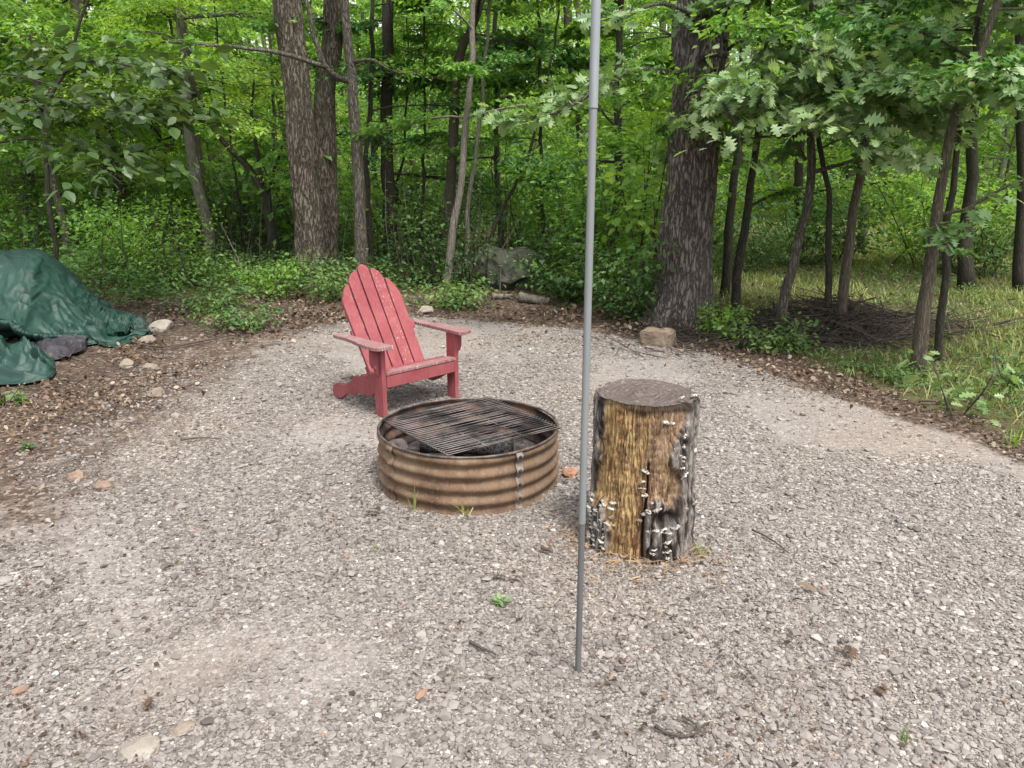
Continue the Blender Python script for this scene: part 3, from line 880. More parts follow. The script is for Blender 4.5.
# ------------------------------------------------------------------ unnamed trees deeper in the woods, copies of eight
protos = []
kinds = [('leaf_mid', 'bark_brown', 0.5), ('leaf_bright', 'bark_dark', 0.55), ('leaf_dark', 'bark_dark', 0.8), ('leaf_bright', 'bark_grey', 0.3),
         ('leaf_mid', 'bark_grey', 0.65), ('leaf_bright', 'bark_brown', 0.75), ('leaf_mid', 'bark_dark', 0.35), ('leaf_mid', 'bark_pale', 0.6)]
for i, (lf, bk, tn) in enumerate(kinds):
    r = np.random.default_rng(300 + i)
    lean = r.normal(0, 0.25, 2)
    h = 9.5 + r.uniform(-1, 1.5)
    pts = [(0, 0, 0), (lean[0] * 0.3, lean[1] * 0.3, 1.6), (lean[0] + 0.1, lean[1], 4.0), (lean[0] * 1.6, lean[1] * 1.5, h)]
    rb = r.uniform(0.028, 0.075)
    o = tree('woodland_tree', 'tree', pts, [rb, rb * 0.85, rb * 0.65, 0.02], M[bk], M[lf], seed=60 + i, limbs=21, zr=(0.9 if i % 2 else 1.6, 5.0), reach=(1.0, 2.6),
             lsize=0.09, per_twig=58, twigs=9, tone=tn, group='leafy trees filling the woods')
    protos.append(o)
slots = []
rf = np.random.default_rng(55)
named = [o for o in COL.objects if o.type == 'EMPTY' and o not in protos]
taken = [(o.location.x, o.location.y) for o in named]
tries = 0
while len(slots) < 60 and tries < 6000:
    tries += 1
    y = 11.5 + 24 * rf.uniform(0, 1) ** 1.15
    x = rf.uniform(-0.78, 0.78) * y
    if x > 0.14 * y and x < 0.75 * y and y < 21 and rf.uniform() < 0.85:
        continue                                            # the open grassy glade on the right
    if min(math.hypot(x - a, y - b) for a, b in taken) < 1.15:
        continue
    taken.append((x, y))
    slots.append((x, y))
LB = {0: 'leafy background tree in the woods left of the thick pair of trunks',
      1: 'leafy background tree in the woods between the thick pair of trunks and the metal pole',
      2: 'leafy background tree in the woods right of the metal pole'}
for i, (x, y) in enumerate(slots):
    src = protos[i % 8]
    o = src if i < 8 else copy_tree(src, (0, 0, 0), 0)
    o.location = (x, y, ground_z(x, y))
    o.rotation_euler = (0, 0, rf.uniform(0, 2 * PI))
    o.scale = (rf.uniform(0.85, 1.3),) * 3
    px = 512 + 780 * x / (y * CP + 0.4)
    k = 0 if px < 310 else (1 if px < 600 else 2)
    o['label'] = LB[k]
    o['group'] = ['background trees left of the pair of trunks', 'background trees behind the chair', 'background trees right of the pole'][k]

# ------------------------------------------------------------------ the far wood as one mass
mb = MB()
r = np.random.default_rng(91)
n = 150000
ang = r.uniform(-0.80, 0.80, n)
dist = r.uniform(33, 52, n)
x, y = dist * np.sin(ang), dist * np.cos(ang)
top = 12.0 + 3.5 * fbm(ang * 9, dist * 0.12, 0, 5, 3)
z = top * r.uniform(0, 1, n) ** 1.0
cl = fbm(x * 0.35, y * 0.35, z * 0.6, 12, 3)
k = cl > -0.35
x, y, z = x[k], y[k], z[k]
z = z + land(x, y)
put_leaves(mb, KITE, np.stack([x, y, z], -1), r.uniform(0, 2 * PI, k.sum()), r.normal(-0.2, 0.4, k.sum()), r.normal(0, 0.5, k.sum()), r.uniform(0.22, 0.42, k.sum()),
           np.clip(0.5 + 0.35 * fbm(x * 0.2, y * 0.2, z * 0.3, 8, 2) + r.normal(0, 0.15, k.sum()), 0, 1))
for i in range(130):
    a, d = r.uniform(-0.8, 0.8), r.uniform(30, 48)
    bx, by = d * math.sin(a), d * math.cos(a)
    bz = ground_z(bx, by)
    w = r.uniform(0.06, 0.2)
    lx = r.normal(0, 0.5)
    mb.tube([(bx, by, bz - 0.2), (bx + lx * 0.4, by, bz + 4), (bx + lx, by, bz + 11)], [w, w * 0.8, w * 0.4], 6, mat=1, cap=False)
fw = mb.build('far_woods', [M['leaf_far'], M['bark_brown']], smooth=False)
tag(fw, kind='stuff')

# ------------------------------------------------------------------ low growth on the woodland floor
r = np.random.default_rng(17)


def scatter(n, ymin, ymax, width=0.78, power=1.6):
    y = ymin + (ymax - ymin) * r.uniform(0, 1, n) ** power
    x = r.uniform(-1, 1, n) * (width * y + 0.6)
    return x, y


OBST = []                                                  # where nothing should grow: (x, y, radius)
for px, py, rad in ((90, 322, 0.7), (20, 330, 1.0), (20, 370, 0.6), (70, 345, 0.5), (510, 275, 0.45)):
    g = on_ground(px, py)
    OBST.append((g[0], g[1], rad))


def clear(x, y):
    k = np.ones(len(x), bool)
    for a, b, q in OBST:
        k &= np.hypot(x - a, y - b) > q
    return k


def glade(x, y):
    """1 in the grassy glade on the right"""
    return np.clip((x - 0.24 * y + 0.35) / 0.9, 0, 1) * np.clip((y - 3.5) / 1.0, 0, 1)


# leafy carpet
mb = MB()
x, y = scatter(70000, 4.0, 27)
d = -pad_dist(x, y)
litter_w = 0.40 + 1.25 * np.clip(1 - np.abs(x - 0.2) / 2.6, 0, 1) + 1.3 * np.clip((-x - 1.2) / 2, 0, 1)
pn = fbm(x * 0.8, y * 0.8, 0, 41, 4)
k = (d > litter_w * 0.85) & clear(x, y) & (r.uniform(0, 1, len(x)) < np.clip((d - litter_w * 0.85) / 1.5, 0, 1) ** 1.2 * np.clip(0.75 + 0.7 * pn, 0, 1) * (1 - 0.85 * glade(x, y) * np.clip((d - 0.5) / 0.8, 0, 1)) * (np.hypot((x - 2.95) / 1.35, (y - 7.35) / 1.0) > 0.85 + 0.3 * pn))
x, y, pn = x[k], y[k], pn[k]
hgt = np.clip(0.17 + 0.16 * pn + 0.012 * y, 0.05, 0.6) * (1 - 0.65 * glade(x, y)) * r.uniform(0.5, 1.3, len(x))
z0 = land(x, y)
for j in range(7):                                         # seven leaves round each little stem
    a = r.uniform(0, 2 * PI, len(x))
    q = r.uniform(0.1, 1.0, len(x))
    P = np.stack([x + np.cos(a) * hgt * 0.35 * q, y + np.sin(a) * hgt * 0.35 * q, z0 + hgt * r.uniform(0.35, 1.0, len(x))], -1)
    put_leaves(mb, KITE, P, a, r.normal(-0.15, 0.3, len(x)), r.normal(0, 0.35, len(x)), r.uniform(0.026, 0.064, len(x)) * (1 + y * 0.03) * (1 - 0.3 * glade(x, y)),
               np.clip(0.42 + 0.25 * pn + r.normal(0, 0.2, len(x)), 0, 1), 1.15)
tag(mb.build('ground_cover', M['leaf_under'], smooth=False), kind='stuff')

# thin bare stems of the thicket
mb = MB()
x, y = scatter(1100, 9.5, 27, 0.75, 1.1)
k = (-pad_dist(x, y) > 1.2) & (glade(x, y) < 0.5)
for a, b in zip(x[k], y[k]):
    h_ = r.uniform(0.5, 1.5 if b < 13 else 3.0)
    l_ = r.normal(0, 0.13 * h_, 2)
    c_ = r.normal(0, 0.06 * h_, 2)
    w_ = r.uniform(0.003, 0.009)
    z_ = ground_z(a, b)
    mb.tube([(a, b, z_ - 0.05), (a + l_[0] * 0.4 + c_[0], b + l_[1] * 0.4 + c_[1], z_ + h_ * 0.5), (a + l_[0], b + l_[1], z_ + h_)], [w_, w_ * 0.8, w_ * 0.3], 4, mat=int(r.uniform() < 0.2), cap=False)
    for t_ in range(int(r.integers(1, 4))):
        f_ = r.uniform(0.4, 0.9)
        p_ = np.array([a + l_[0] * f_, b + l_[1] * f_, z_ + h_ * f_])
        d_ = np.array([r.normal(0, 0.3), r.normal(0, 0.3), r.uniform(0.05, 0.5)]) * h_ * 0.35
        mb.tube([p_, p_ + d_ * 0.5 + [0, 0, 0.02], p_ + d_], [w_ * 0.5, w_ * 0.35, w_ * 0.15], 3, cap=False)
tag(mb.build('thicket_stems', [M['bark_dark'], M['bark_pale']]), kind='stuff')

# grass
mb = MB()
x, y = scatter(300000, 4.0, 28, 0.8, 1.2)
d = -pad_dist(x, y)
gl = glade(x, y)
pn = fbm(x * 1.1, y * 1.1, 0, 47, 4)
k = (d > 0.45) & clear(x, y) & (r.uniform(0, 1, len(x)) < np.clip(gl * (0.85 + 0.6 * pn), 0, 1) * np.clip((d - 0.45) / 0.8, 0.12, 1))
# brush pile keeps its place bare
bx, by = (x - 3.0), (y - 7.3)
k &= ~((np.hypot(bx / 1.45, by / 1.1) < 0.8 + 0.3 * pn))
x, y, pn = x[k], y[k], pn[k]
n = len(x)
put_leaves(mb, BLADE, np.stack([x, y, land(x, y) - 0.01], -1), r.uniform(0, 2 * PI, n), r.uniform(0.5, 1.35, n), r.normal(0, 0.5, n),
           r.uniform(0.05, 0.16, n) * (0.8 + 0.35 * pn), np.clip(0.45 + 0.3 * pn + r.normal(0, 0.2, n), 0, 1), 0.55 + y * 0.07)
tag(mb.build('grass', M['grass'], smooth=False), kind='stuff')

# brown leaf litter round the pad
mb = MB()
x, y = scatter(170000, 2.8, 14, 0.8, 1.2)
d = -pad_dist(x, y)
k = clear(x, y) | (r.uniform(0, 1, len(x)) < 0.15)
w = 0.24 + 1.35 * np.clip(1 - np.abs(x - 0.3) / 2.8, 0, 1) + 1.6 * np.clip((-x - 1.2) / 2, 0, 1)
pn = fbm(x * 1.6, y * 1.6, 0, 53, 4)
dens = np.exp(-((d - w * 0.5) / (w * 0.55)) ** 2) * np.clip(0.75 + 0.9 * pn, 0, 1) + 0.10 * (d > w)
dens = dens * np.where(d < 0, 0.6, 1.0)
k &= r.uniform(0, 1, len(x)) < dens
x, y, pn = x[k], y[k], pn[k]
n = len(x)
put_leaves(mb, OVATE, np.stack([x, y, land(x, y) + r.uniform(0.005, 0.045, n)], -1), r.uniform(0, 2 * PI, n), r.normal(0.05, 0.45, n), r.normal(0, 0.7, n),
           (0.016 + 0.045 * r.uniform(0, 1, n) ** 1.7) * np.clip(y / 7.0, 0.42, 1.1), np.clip(0.45 + 0.2 * pn + r.normal(0, 0.28, n), 0, 1), r.uniform(0.5, 1.5, n))
# crumbs that have drifted over the stones
n = 20000
y2 = 1.5 * (8.5 / 1.5) ** r.uniform(0, 1, n)
x2 = r.uniform(-1, 1, n) * (0.75 * y2 + 0.3)
dd = pad_dist(x2, y2)
k = (dd > 0) & (r.uniform(0, 1, n) < np.clip(0.35 + 0.8 * fbm(x2 * 1.3, y2 * 1.3, 0, 61, 3) + 0.9 * np.clip((-x2 - 0.6) / 1.5, 0, 1), 0, 1))
x2, y2 = x2[k], y2[k]
n = len(x2)
put_leaves(mb, KITE, np.stack([x2, y2, land(x2, y2) + 0.010], -1), r.uniform(0, 2 * PI, n), r.normal(0, 0.2, n), r.normal(0, 0.4, n), 0.006 + 0.022 * r.uniform(0, 1, n) ** 2.2,
           np.clip(r.normal(0.3, 0.22, n), 0, 1), r.uniform(0.25, 1.3, n))
tag(mb.build('leaf_litter', M['litter'], smooth=False), kind='stuff')


# ------------------------------------------------------------------ bushes and plants one can point at
def bush(name, label, px, py, w, h, leafm, seed, n=500, ls=0.09, tone=0.5, shape=KITE, cat='bush', group=None, stems=9, yoff=0.0):
    q = np.random.default_rng(500 + seed)
    b = on_ground(px, py)
    b[1] += yoff
    b[2] = ground_z(b[0], b[1])
    root = empty(name, b)
    tag(root, label, cat, group)
    st, lf = MB(), MB()
    per = int(n * 1.5) // stems if shape is KITE else n // stems
    for i in range(stems):
        a = i * 2.4 + q.uniform(-0.4, 0.4)
        lp = limb_path(q, (q.normal(0, w * 0.12), q.normal(0, w * 0.12), -0.02), a, w * q.uniform(0.25, 0.55), 0, 0, 6, 0.1)
        lp[:, 2] = np.linspace(-0.02, h * q.uniform(0.6, 1.0), 6) + np.array([0, 0.02, 0.03, 0.03, 0.02, 0]) * h
        st.tube(lp, np.linspace(0.004 + 0.006 * h, 0.003, 6), 4, cap=False)
        s = q.uniform(0.15, 1.03, per)
        ii = np.clip((s * 5).astype(int), 0, 4)
        uu = (s * 5 - ii)[:, None]
        P = lp[ii] * (1 - uu) + lp[ii + 1] * uu + q.normal(0, 1, (per, 3)) * np.array([w * 0.13, w * 0.13, h * 0.06])
        P[:, 2] = np.maximum(P[:, 2], 0.03)
        put_leaves(lf, shape, P, a + q.normal(0, 1.2, per), q.normal(-0.25, 0.35, per), q.normal(0, 0.4, per), ls * 0.8 * q.uniform(0.6, 1.25, per),
                   np.clip(tone + q.normal(0, 0.2, per), 0, 1), 1.1)
    st.build('stem', M['twig'], root)
    lf.build('foliage', leafm, root, smooth=False)
    return root


bush('bush', 'bright green bush at the foot of the thick pair of trunks', 265, 296, 1.0, 0.48, M['leaf_bright'], 1, 460, 0.075, 0.35)
bush('bush', 'low yellow green bush hugging the right foot of the thick front trunk', 335, 300, 0.8, 0.40, M['leaf_under'], 2, 380, 0.07, 0.8)
bush('bush', 'small ragged green bush standing out on the bare leaf litter left of the chair', 237, 330, 0.65, 0.28, M['leaf_under'], 3, 420, 0.065, 0.55)
bush('bush', 'fern like low bush left of the chair, beyond the pale flat stone', 215, 308, 0.8, 0.32, M['leaf_under'], 4, 420, 0.08, 0.7)
bush('bush', 'spreading low green plant right behind the chair arm', 445, 308, 0.95, 0.30, M['leaf_under'], 5, 420, 0.085, 0.75)
bush('bush', 'dark green leafy bush just right of the grey boulder', 566, 303, 0.9, 0.6, M['leaf_under'], 6, 700, 0.085, 0.4)
bush('bush', 'dense bush immediately right of the metal pole, before the oak', 622, 326, 0.95, 0.85, M['leaf_under'], 7, 1000, 0.085, 0.5, yoff=0.25)
bush('tall_shrub', 'tall shrub with bright broad leaves, overlapping the left side of the oak trunk', 640, 312, 1.15, 2.1, M['leaf_bright'], 8, 1100, 0.125, 0.6, OVATE, 'shrub', yoff=0.1)
bush('tall_shrub', 'shoulder high dark shrub behind the metal pole', 590, 296, 1.4, 1.7, M['leaf_mid'], 9, 1300, 0.10, 0.5, KITE, 'shrub')
bush('bush', 'small bright weed clump at the right foot of the oak', 720, 338, 0.55, 0.32, M['leaf_bright'], 10, 420, 0.06, 0.5)
bush('bush', 'leafy clump on the near edge of the brush pile', 770, 350, 0.7, 0.30, M['leaf_under'], 11, 360, 0.07, 0.75)
bush('bush', 'low green clump on the grass before the leaning brown tree', 880, 376, 0.9, 0.15, M['leaf_under'], 12, 360, 0.045, 0.7)
bush('seedling', 'oak seedling with large pale leaves beside the right edge of the gravel', 965, 412, 0.55, 0.42, M['leaf_oak'], 13, 60, 0.12, 0.7, OAKLEAF, 'seedling', None, 5)
bush('bush', 'leafy shrub in the grass by the right edge of the photo', 1012, 388, 0.45, 0.30, M['leaf_under'], 14, 240, 0.06, 0.6)
bush('bush', 'light green shrub in the sunny glade right of the pale far trunk', 905, 262, 2.2, 1.3, M['leaf_bright'], 15, 900, 0.13, 0.5)
bush('bush', 'broad leaved plant at the left edge of the photo, below the green tarpaulin', 0, 408, 0.3, 0.14, M['leaf_under'], 16, 36, 0.10, 0.6, OVATE, 'plant', None, 6)
bush('tall_shrub', 'thin tall shrub right of the chair, in front of the dark arching tree', 425, 285, 1.0, 1.1, M['leaf_under'], 17, 620, 0.085, 0.5, KITE, 'shrub')
bush('tall_shrub', 'leafy shrub climbing over the left end of the grey boulder', 466, 290, 0.55, 0.7, M['leaf_under'], 18, 300, 0.08, 0.35, KITE, 'shrub')
GB = [(100, 255), (150, 262), (180, 250), (140, 240), (250, 245), (225, 252), (75, 246), (290, 252), (405, 262), (440, 255), (525, 262), (575, 268), (600, 262), (560, 250), (650, 270), (750, 275), (790, 262), (690, 262), (980, 275), (1000, 255), (940, 268), (840, 262), (120, 280), (170, 285), (560, 290)]
rb_ = np.random.default_rng(66)
while len(GB) < 70:
    a_, b_ = rb_.uniform(10, 1014), rb_.uniform(205, 268)
    if not (a_ > 690 and b_ > 225) and not (470 < a_ < 560 and b_ > 235):
        GB.append((a_, b_))
gp = None
for i, (px, py) in enumerate(GB):
    if px < 310:
        lab, gr = 'understory bush in the shade left of the thick pair of trunks', 'understory bushes on the left'
    elif px < 660:
        lab, gr = 'understory bush in the shade around and behind the grey boulder', 'understory bushes in the middle'
    else:
        lab, gr = 'understory bush beyond the brush pile and the grass', 'understory bushes on the right'
    if i < 3:
        gp = gp or []
        gp.append(bush('bush', lab, px, py, 1.5, 1.0 + 0.25 * i, [M['leaf_under'], M['leaf_mid'], M['leaf_bright']][i], 40 + i, 900, 0.10, 0.45, KITE, 'bush', gr))
        continue
    b = on_ground(px, py)
    o = copy_tree(gp[i % 3], (b[0], b[1], ground_z(b[0], b[1])), r.uniform(0, 6.28), r.uniform(0.7, 1.2) if i < 25 else r.uniform(1.0, 1.9))
    o['label'], o['group'] = lab, gr

# tufts of grass and weeds on the stones
def tuft(label, px, py, n, h, seed, leafm='grass', broad=False, cat='grass tuft', name='grass_tuft', tone=0.35):
    q = np.random.default_rng(800 + seed)
    b = on_ground(px, py)
    b[2] = ground_z(b[0], b[1])
    mb = MB()
    P = np.stack([q.normal(0, h * 0.16, n), q.normal(0, h * 0.16, n), np.zeros(n)], -1)
    if broad:
        P[:, 2] = q.uniform(0.1, 0.6, n) * h
        put_leaves(mb, OVATE, P, q.uniform(0, 2 * PI, n), q.normal(0.2, 0.4, n), q.normal(0, 0.4, n), h * q.uniform(0.35, 0.7, n), np.clip(tone + q.normal(0, 0.2, n), 0, 1))
    else:
        put_leaves(mb, BLADE, P, q.uniform(0, 2 * PI, n), q.uniform(0.7, 1.45, n), q.normal(0, 0.4, n), h * q.uniform(0.5, 1.1, n), np.clip(tone + q.normal(0, 0.2, n), 0, 1), 1.1)
    o = mb.build(name, M[leafm], smooth=False)
    o.location = b
    tag(o, label, cat)


tuft('tiny broad leaved weed in the gravel between fire ring and pole foot', 500, 604, 24, 0.045, 1, 'leaf_oak', True, 'weed', 'weed', 0.5)
tuft('yellowish grass tuft against the front of the fire ring', 466, 516, 16, 0.10, 2, tone=0.7)
tuft('thin grass blades by the left front of the fire ring', 416, 508, 9, 0.15, 3, tone=0.7)
tuft('little grass tuft at the right foot of the log stump', 697, 556, 14, 0.07, 4, tone=0.3)
tuft('long arching grass tuft at the right end of the gravel edge', 1012, 447, 14, 0.18, 5, 'leaf_bright', tone=0.7)
tuft('small weed on the dark soil at the left edge of the gravel', 28, 450, 24, 0.06, 6, 'leaf_under', True, 'weed', 'weed', 0.4)
tuft('faint grass tuft in the gravel at the bottom right', 905, 742, 12, 0.05, 7, 'leaf_under', tone=0.6)
tuft('sparse grass tuft left of the fire ring on the gravel', 372, 552, 12, 0.06, 8, tone=0.5)

# ------------------------------------------------------------------ red garden chair
def red_paint(name, wear, fade=0.35, streak=0.0):
    t = NT(name)
    v = t.obj()
    n1 = t.noise(v, 5, 4, 0.6)
    c = t.mix(t.step(n1, 0.3, 0.75), (0.1973, 0.0371, 0.0439), (0.2612, 0.0693, 0.0738))
    g = t.noise(t.obj((40, 40, 4)), 1.6, 4, 0.6)
    c = t.mix(t.math('MULTIPLY', t.step(g, 0.45, 0.75) if fade < 0.9 else t.step(g, 0.33, 0.55), fade), c, (0.30, 0.13, 0.132) if fade < 0.9 else (0.20, 0.130, 0.125))
    w = t.noise(t.obj((60, 60, 5)), 1.7, 6, 0.75)
    w = t.math('ADD', w, t.math('MULTIPLY', t.math('SUBTRACT', t.noise(v, 7, 2), 0.5), 0.25))
    c = t.mix(t.step(w, 1.0 - wear, 1.04 - wear), c, (0.50, 0.44, 0.40))
    dirt = t.step(t.noise(v, 11, 5, 0.7), 0.55, 0.8)
    c = t.mix(t.math('MULTIPLY', dirt, 0.3), c, (0.16, 0.05, 0.05))
    return t.done(t.pbr(c, 0.6, 0, 0.35, t.bump(t.math('ADD', g, t.math('MULTIPLY', w, 0.4)), 0.3, 0.003)))


M['red'] = red_paint('red_paint', 0.33)
M['red_worn'] = red_paint('red_paint_flaking', 0.385, 0.5)
M['red_arm'] = red_paint('red_paint_weathered', 0.41, 1.0)

pA, pB = on_ground(384, 418), on_ground(457, 398)
ex = (pB - pA) / np.linalg.norm(pB - pA)
mid = (pA + pB) / 2
chair = empty('adirondack_chair', (mid[0], mid[1], ground_z(mid[0], mid[1]) - 0.004), math.atan2(ex[1], ex[0]))
chair.scale = (1.05, 1.0, 1.0)
tag(chair, 'weathered red wooden garden chair with a fan of upright slats, standing behind the fire ring', 'chair')


def part(name, mb, mat, parent=chair, bw=0.003, label=None):
    o = mb.build(name, mat, parent, smooth=False, recalc=True)
    if bw:
        bevel(o, bw)
    if label:
        o['label'] = label
    return o


# side rails: up at the front under the seat, down to the ground at the back
rail = [(0.012, 0.205), (0.012, 0.275), (0.10, 0.262), (0.22, 0.225), (0.32, 0.200), (0.345, 0.205), (0.40, 0.155), (0.47, 0.115), (0.56, 0.110), (0.61, 0.090), (0.63, 0.045),
        (0.615, 0.010), (0.58, 0.0), (0.52, 0.010), (0.47, 0.045), (0.44, 0.060), (0.38, 0.062), (0.32, 0.085), (0.26, 0.095), (0.20, 0.090), (0.14, 0.118), (0.07, 0.160)]
for s in (-1, 1):
    m = MB()
    m.prism(rail, s * 0.255 - 0.013, s * 0.255 + 0.013, 0)
    part('side_rail', m, M['red'])
# front legs: a board on the outside of each rail with a tapering bracket under the arm
for s in (-1, 1):
    m = MB()
    m.box((s * 0.285 - 0.015, -0.012, 0.0), (s * 0.285 + 0.015, 0.075, 0.452))
    part('front_leg', m, M['red'])
    m = MB()
    a, b = (s * 0.3005, s * 0.352)
    m.prism([(a, 0.451), (b, 0.451), (b, 0.36), (s * 0.338, 0.325), (s * 0.325, 0.32), (s * 0.320, 0.285), (a, 0.265)], 0.012, 0.040, 1)
    part('arm_bracket', m, M['red'])
m = MB()
m.box((-0.268, -0.018, 0.192), (0.268, 0.008, 0.268))
part('apron', m, M['red'])
# seat slats
for i in range(4):
    y0 = -0.022 + i * 0.076
    zt = 0.292 - 0.0 * i - max(0, y0 - 0.02) * 0.36
    m = MB()
    m.box((-0.27, y0, zt - 0.020), (0.27, y0 + 0.068, zt))
    o = part('seat_slat', m, M['red_arm'] if i == 0 else M['red'])
# back: five boards fanning out, rounded at the top
lean = math.atan2(0.35, 0.70)
W0, W1 = 0.078, 0.081
tops = [0.575, 0.685, 0.735, 0.69, 0.59]
for i in range(5):
    c0, c1 = (i - 2) * (W0 + 0.010), (i - 2) * (W1 + 0.011) - 0.03
    L = tops[i]
    out = []
    for f in np.linspace(0, 1, 2):
        out.append((c0 * (1 - f) + c1 * f - (W0 * (1 - f) + W1 * f) / 2 + 0.0, -0.04 + (L - 0.01) * f))
    hw = W1 / 2
    skew = (i - 2) * -0.026                                # outer tops slope away
    for a in np.linspace(PI * 0.94, PI * 0.06, 9):
        out.append((c1 + math.cos(a) * hw, L + math.sin(a) * 0.040 + math.cos(a) * skew * 1.2))
    for f in (1, 0):
        out.append((c0 * (1 - f) + c1 * f + (W0 * (1 - f) + W1 * f) / 2, -0.04 + (L - 0.01) * f))
    pr = np.array(out)
    V = np.zeros((2 * len(pr), 3))
    for k, th in enumerate((-0.010, 0.010)):
        V[k * len(pr):(k + 1) * len(pr), 0] = pr[:, 0]
        V[k * len(pr):(k + 1) * len(pr), 1] = 0.225 + pr[:, 1] * math.sin(lean) + th * math.cos(lean)
        V[k * len(pr):(k + 1) * len(pr), 2] = 0.195 + pr[:, 1] * math.cos(lean) - th * math.sin(lean)
    n = len(pr)
    j = np.arange(n)
    m = MB()
    m.add(V, [np.stack([j, (j + 1) % n, n + (j + 1) % n, n + j], -1), np.arange(n)[None, ::-1], (n + np.arange(n))[None, :]])
    part('back_slat', m, M['red_worn'] if i == 3 else M['red'], label='back slat with paint flaked off to bare wood in streaks' if i == 3 else None)
# battens behind the back
for d, w, h in ((0.02, 0.44, 0.07), (0.29, 0.49, 0.055), (0.50, 0.40, 0.05)):
    m = MB()
    yy, zz = 0.225 + d * math.sin(lean), 0.195 + d * math.cos(lean)
    n_ = np.array([math.cos(lean), -math.sin(lean)])
    t_ = np.array([math.sin(lean), math.cos(lean)])
    q = [np.array([yy, zz]) + n_ * a + t_ * b for a, b in ((0.012, 0), (0.036, 0), (0.036, h), (0.012, h))]
    m.prism(q, -w / 2, w / 2, 0)
    part('back_batten', m, M['red'])
# arms
for s in (-1, 1):
    ol = [(-0.080, 0.255), (-0.090, 0.285), (-0.085, 0.335), (-0.070, 0.365), (-0.03, 0.378), (0.10, 0.372), (0.22, 0.352), (0.32, 0.338), (0.40, 0.345), (0.455, 0.340), (0.475, 0.315), (0.465, 0.288), (0.40, 0.272), (0.25, 0.268), (0.05, 0.262)]
    pr = [(s * x, y) for y, x in ol]
    m = MB()
    m.prism(pr, 0.4535, 0.4765, 2)
    part('arm_rest', m, M['red_arm'])

# ------------------------------------------------------------------ fire ring
RX, RY, RR = -0.22, 3.73, 0.452
RZ = ground_z(RX, RY)


def rust(name):
    t = NT(name)
    v = t.obj()
    n = t.noise(v, 4.5, 6, 0.65)
    c = t.ramp(n, [(0.28, (0.0655, 0.0384, 0.0253)), (0.44, (0.1402, 0.0864, 0.0528)), (0.56, (0.2057, 0.1392, 0.0877)), (0.72, (0.2898, 0.2208, 0.1531))])
    streak = t.noise(t.obj((14, 14, 1.3)), 1.5, 5, 0.65)
    c = t.mix(t.math('MULTIPLY', t.step(streak, 0.46, 0.72), 0.5), c, (0.085, 0.045, 0.026))
    big = t.noise(v, 2.2, 6, 0.7)
    c = t.mix(t.math('MULTIPLY', t.step(big, 0.48, 0.62), 0.6), c, (0.095, 0.056, 0.036))
    sp = t.noise(v, 70, 4, 0.7)
    c = t.mix(t.math('MULTIPLY', t.step(sp, 0.52, 0.72), 0.45), c, (0.35, 0.27, 0.18))
    # soot and rust line that sits in the grooves
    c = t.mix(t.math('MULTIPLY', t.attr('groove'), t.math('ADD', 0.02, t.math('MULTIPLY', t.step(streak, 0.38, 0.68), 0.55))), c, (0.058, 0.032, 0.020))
    return t.done(t.pbr(c, 0.78, 0.25, 0.35, t.bump(sp, 0.35, 0.003)))


M['rust'] = rust('rusted_corrugated_steel')
t = NT('sooty_steel')
n_ = t.noise(t.obj(), 7, 5)
M['soot'] = t.done(t.pbr(t.mix(t.step(n_, 0.4, 0.7), (0.028, 0.022, 0.020), (0.17, 0.095, 0.065)), 0.85, 0.2, 0.3))
t = NT('galvanised_steel')
n_ = t.noise(t.obj(), 28, 5, 0.7)
M['galv'] = t.done(t.pbr(t.mix(t.step(n_, 0.35, 0.7), (0.13, 0.085, 0.05), (0.235, 0.235, 0.228)), 0.7, 0.15, 0.4, t.bump(n_, 0.2, 0.003)))

ring = empty('fire_ring', (RX, RY, RZ))
tag(ring, 'round rusty campfire ring of corrugated steel, sunk in the gravel before the chair', 'fire ring')
N = 128
prof_z = np.linspace(-0.03, 0.278, 64)
corr = -0.78 * np.cos((prof_z - 0.02) / 0.0675 * 2 * PI)
amp = 0.0095 * np.clip((0.285 - prof_z) / 0.02, 0, 1)
m = MB()
th = np.linspace(0, 2 * PI, N + 1)
TH, ZZ = np.meshgrid(th, prof_z)
RRm = RR + (amp * corr)[:, None] + 0.008 * fbm(np.cos(TH) * 2, np.sin(TH) * 2, ZZ * 4, 3, 4)
m.grid(RRm * np.cos(TH), RRm * np.sin(TH), ZZ)
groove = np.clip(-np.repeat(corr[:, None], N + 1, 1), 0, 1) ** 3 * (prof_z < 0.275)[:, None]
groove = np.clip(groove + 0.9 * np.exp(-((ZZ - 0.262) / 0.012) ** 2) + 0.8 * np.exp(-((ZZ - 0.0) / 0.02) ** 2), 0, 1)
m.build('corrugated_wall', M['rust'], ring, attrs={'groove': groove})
m = MB()
m.grid((RRm - 0.005) * np.cos(TH), (RRm - 0.005) * np.sin(TH), ZZ)
m.build('inner_wall', M['soot'], ring)
m = MB()
tt = np.linspace(0, 2 * PI, N, endpoint=False)
pp = np.linspace(0, 2 * PI, 8, endpoint=False)
V = np.stack([(RR + 0.0065 * np.cos(pp)[None, :] + 0.003 * np.sin(tt * 3)[:, None]) * np.cos(tt)[:, None], (RR + 0.0065 * np.cos(pp)[None, :] + 0.003 * np.sin(tt * 3)[:, None]) * np.sin(tt)[:, None],
              0.281 + 0.0065 * np.sin(pp)[None, :] + 0 * tt[:, None]], -1).reshape(-1, 3)
i, j = np.arange(N)[:, None], np.arange(8)[None, :]
m.add(V, np.stack([i * 8 + j, ((i + 1) % N) * 8 + j, ((i + 1) % N) * 8 + (j + 1) % 8, i * 8 + (j + 1) % 8], -1).reshape(-1, 4))
t = NT('rim_steel')
n_ = t.noise(t.obj(), 14, 5, 0.7)
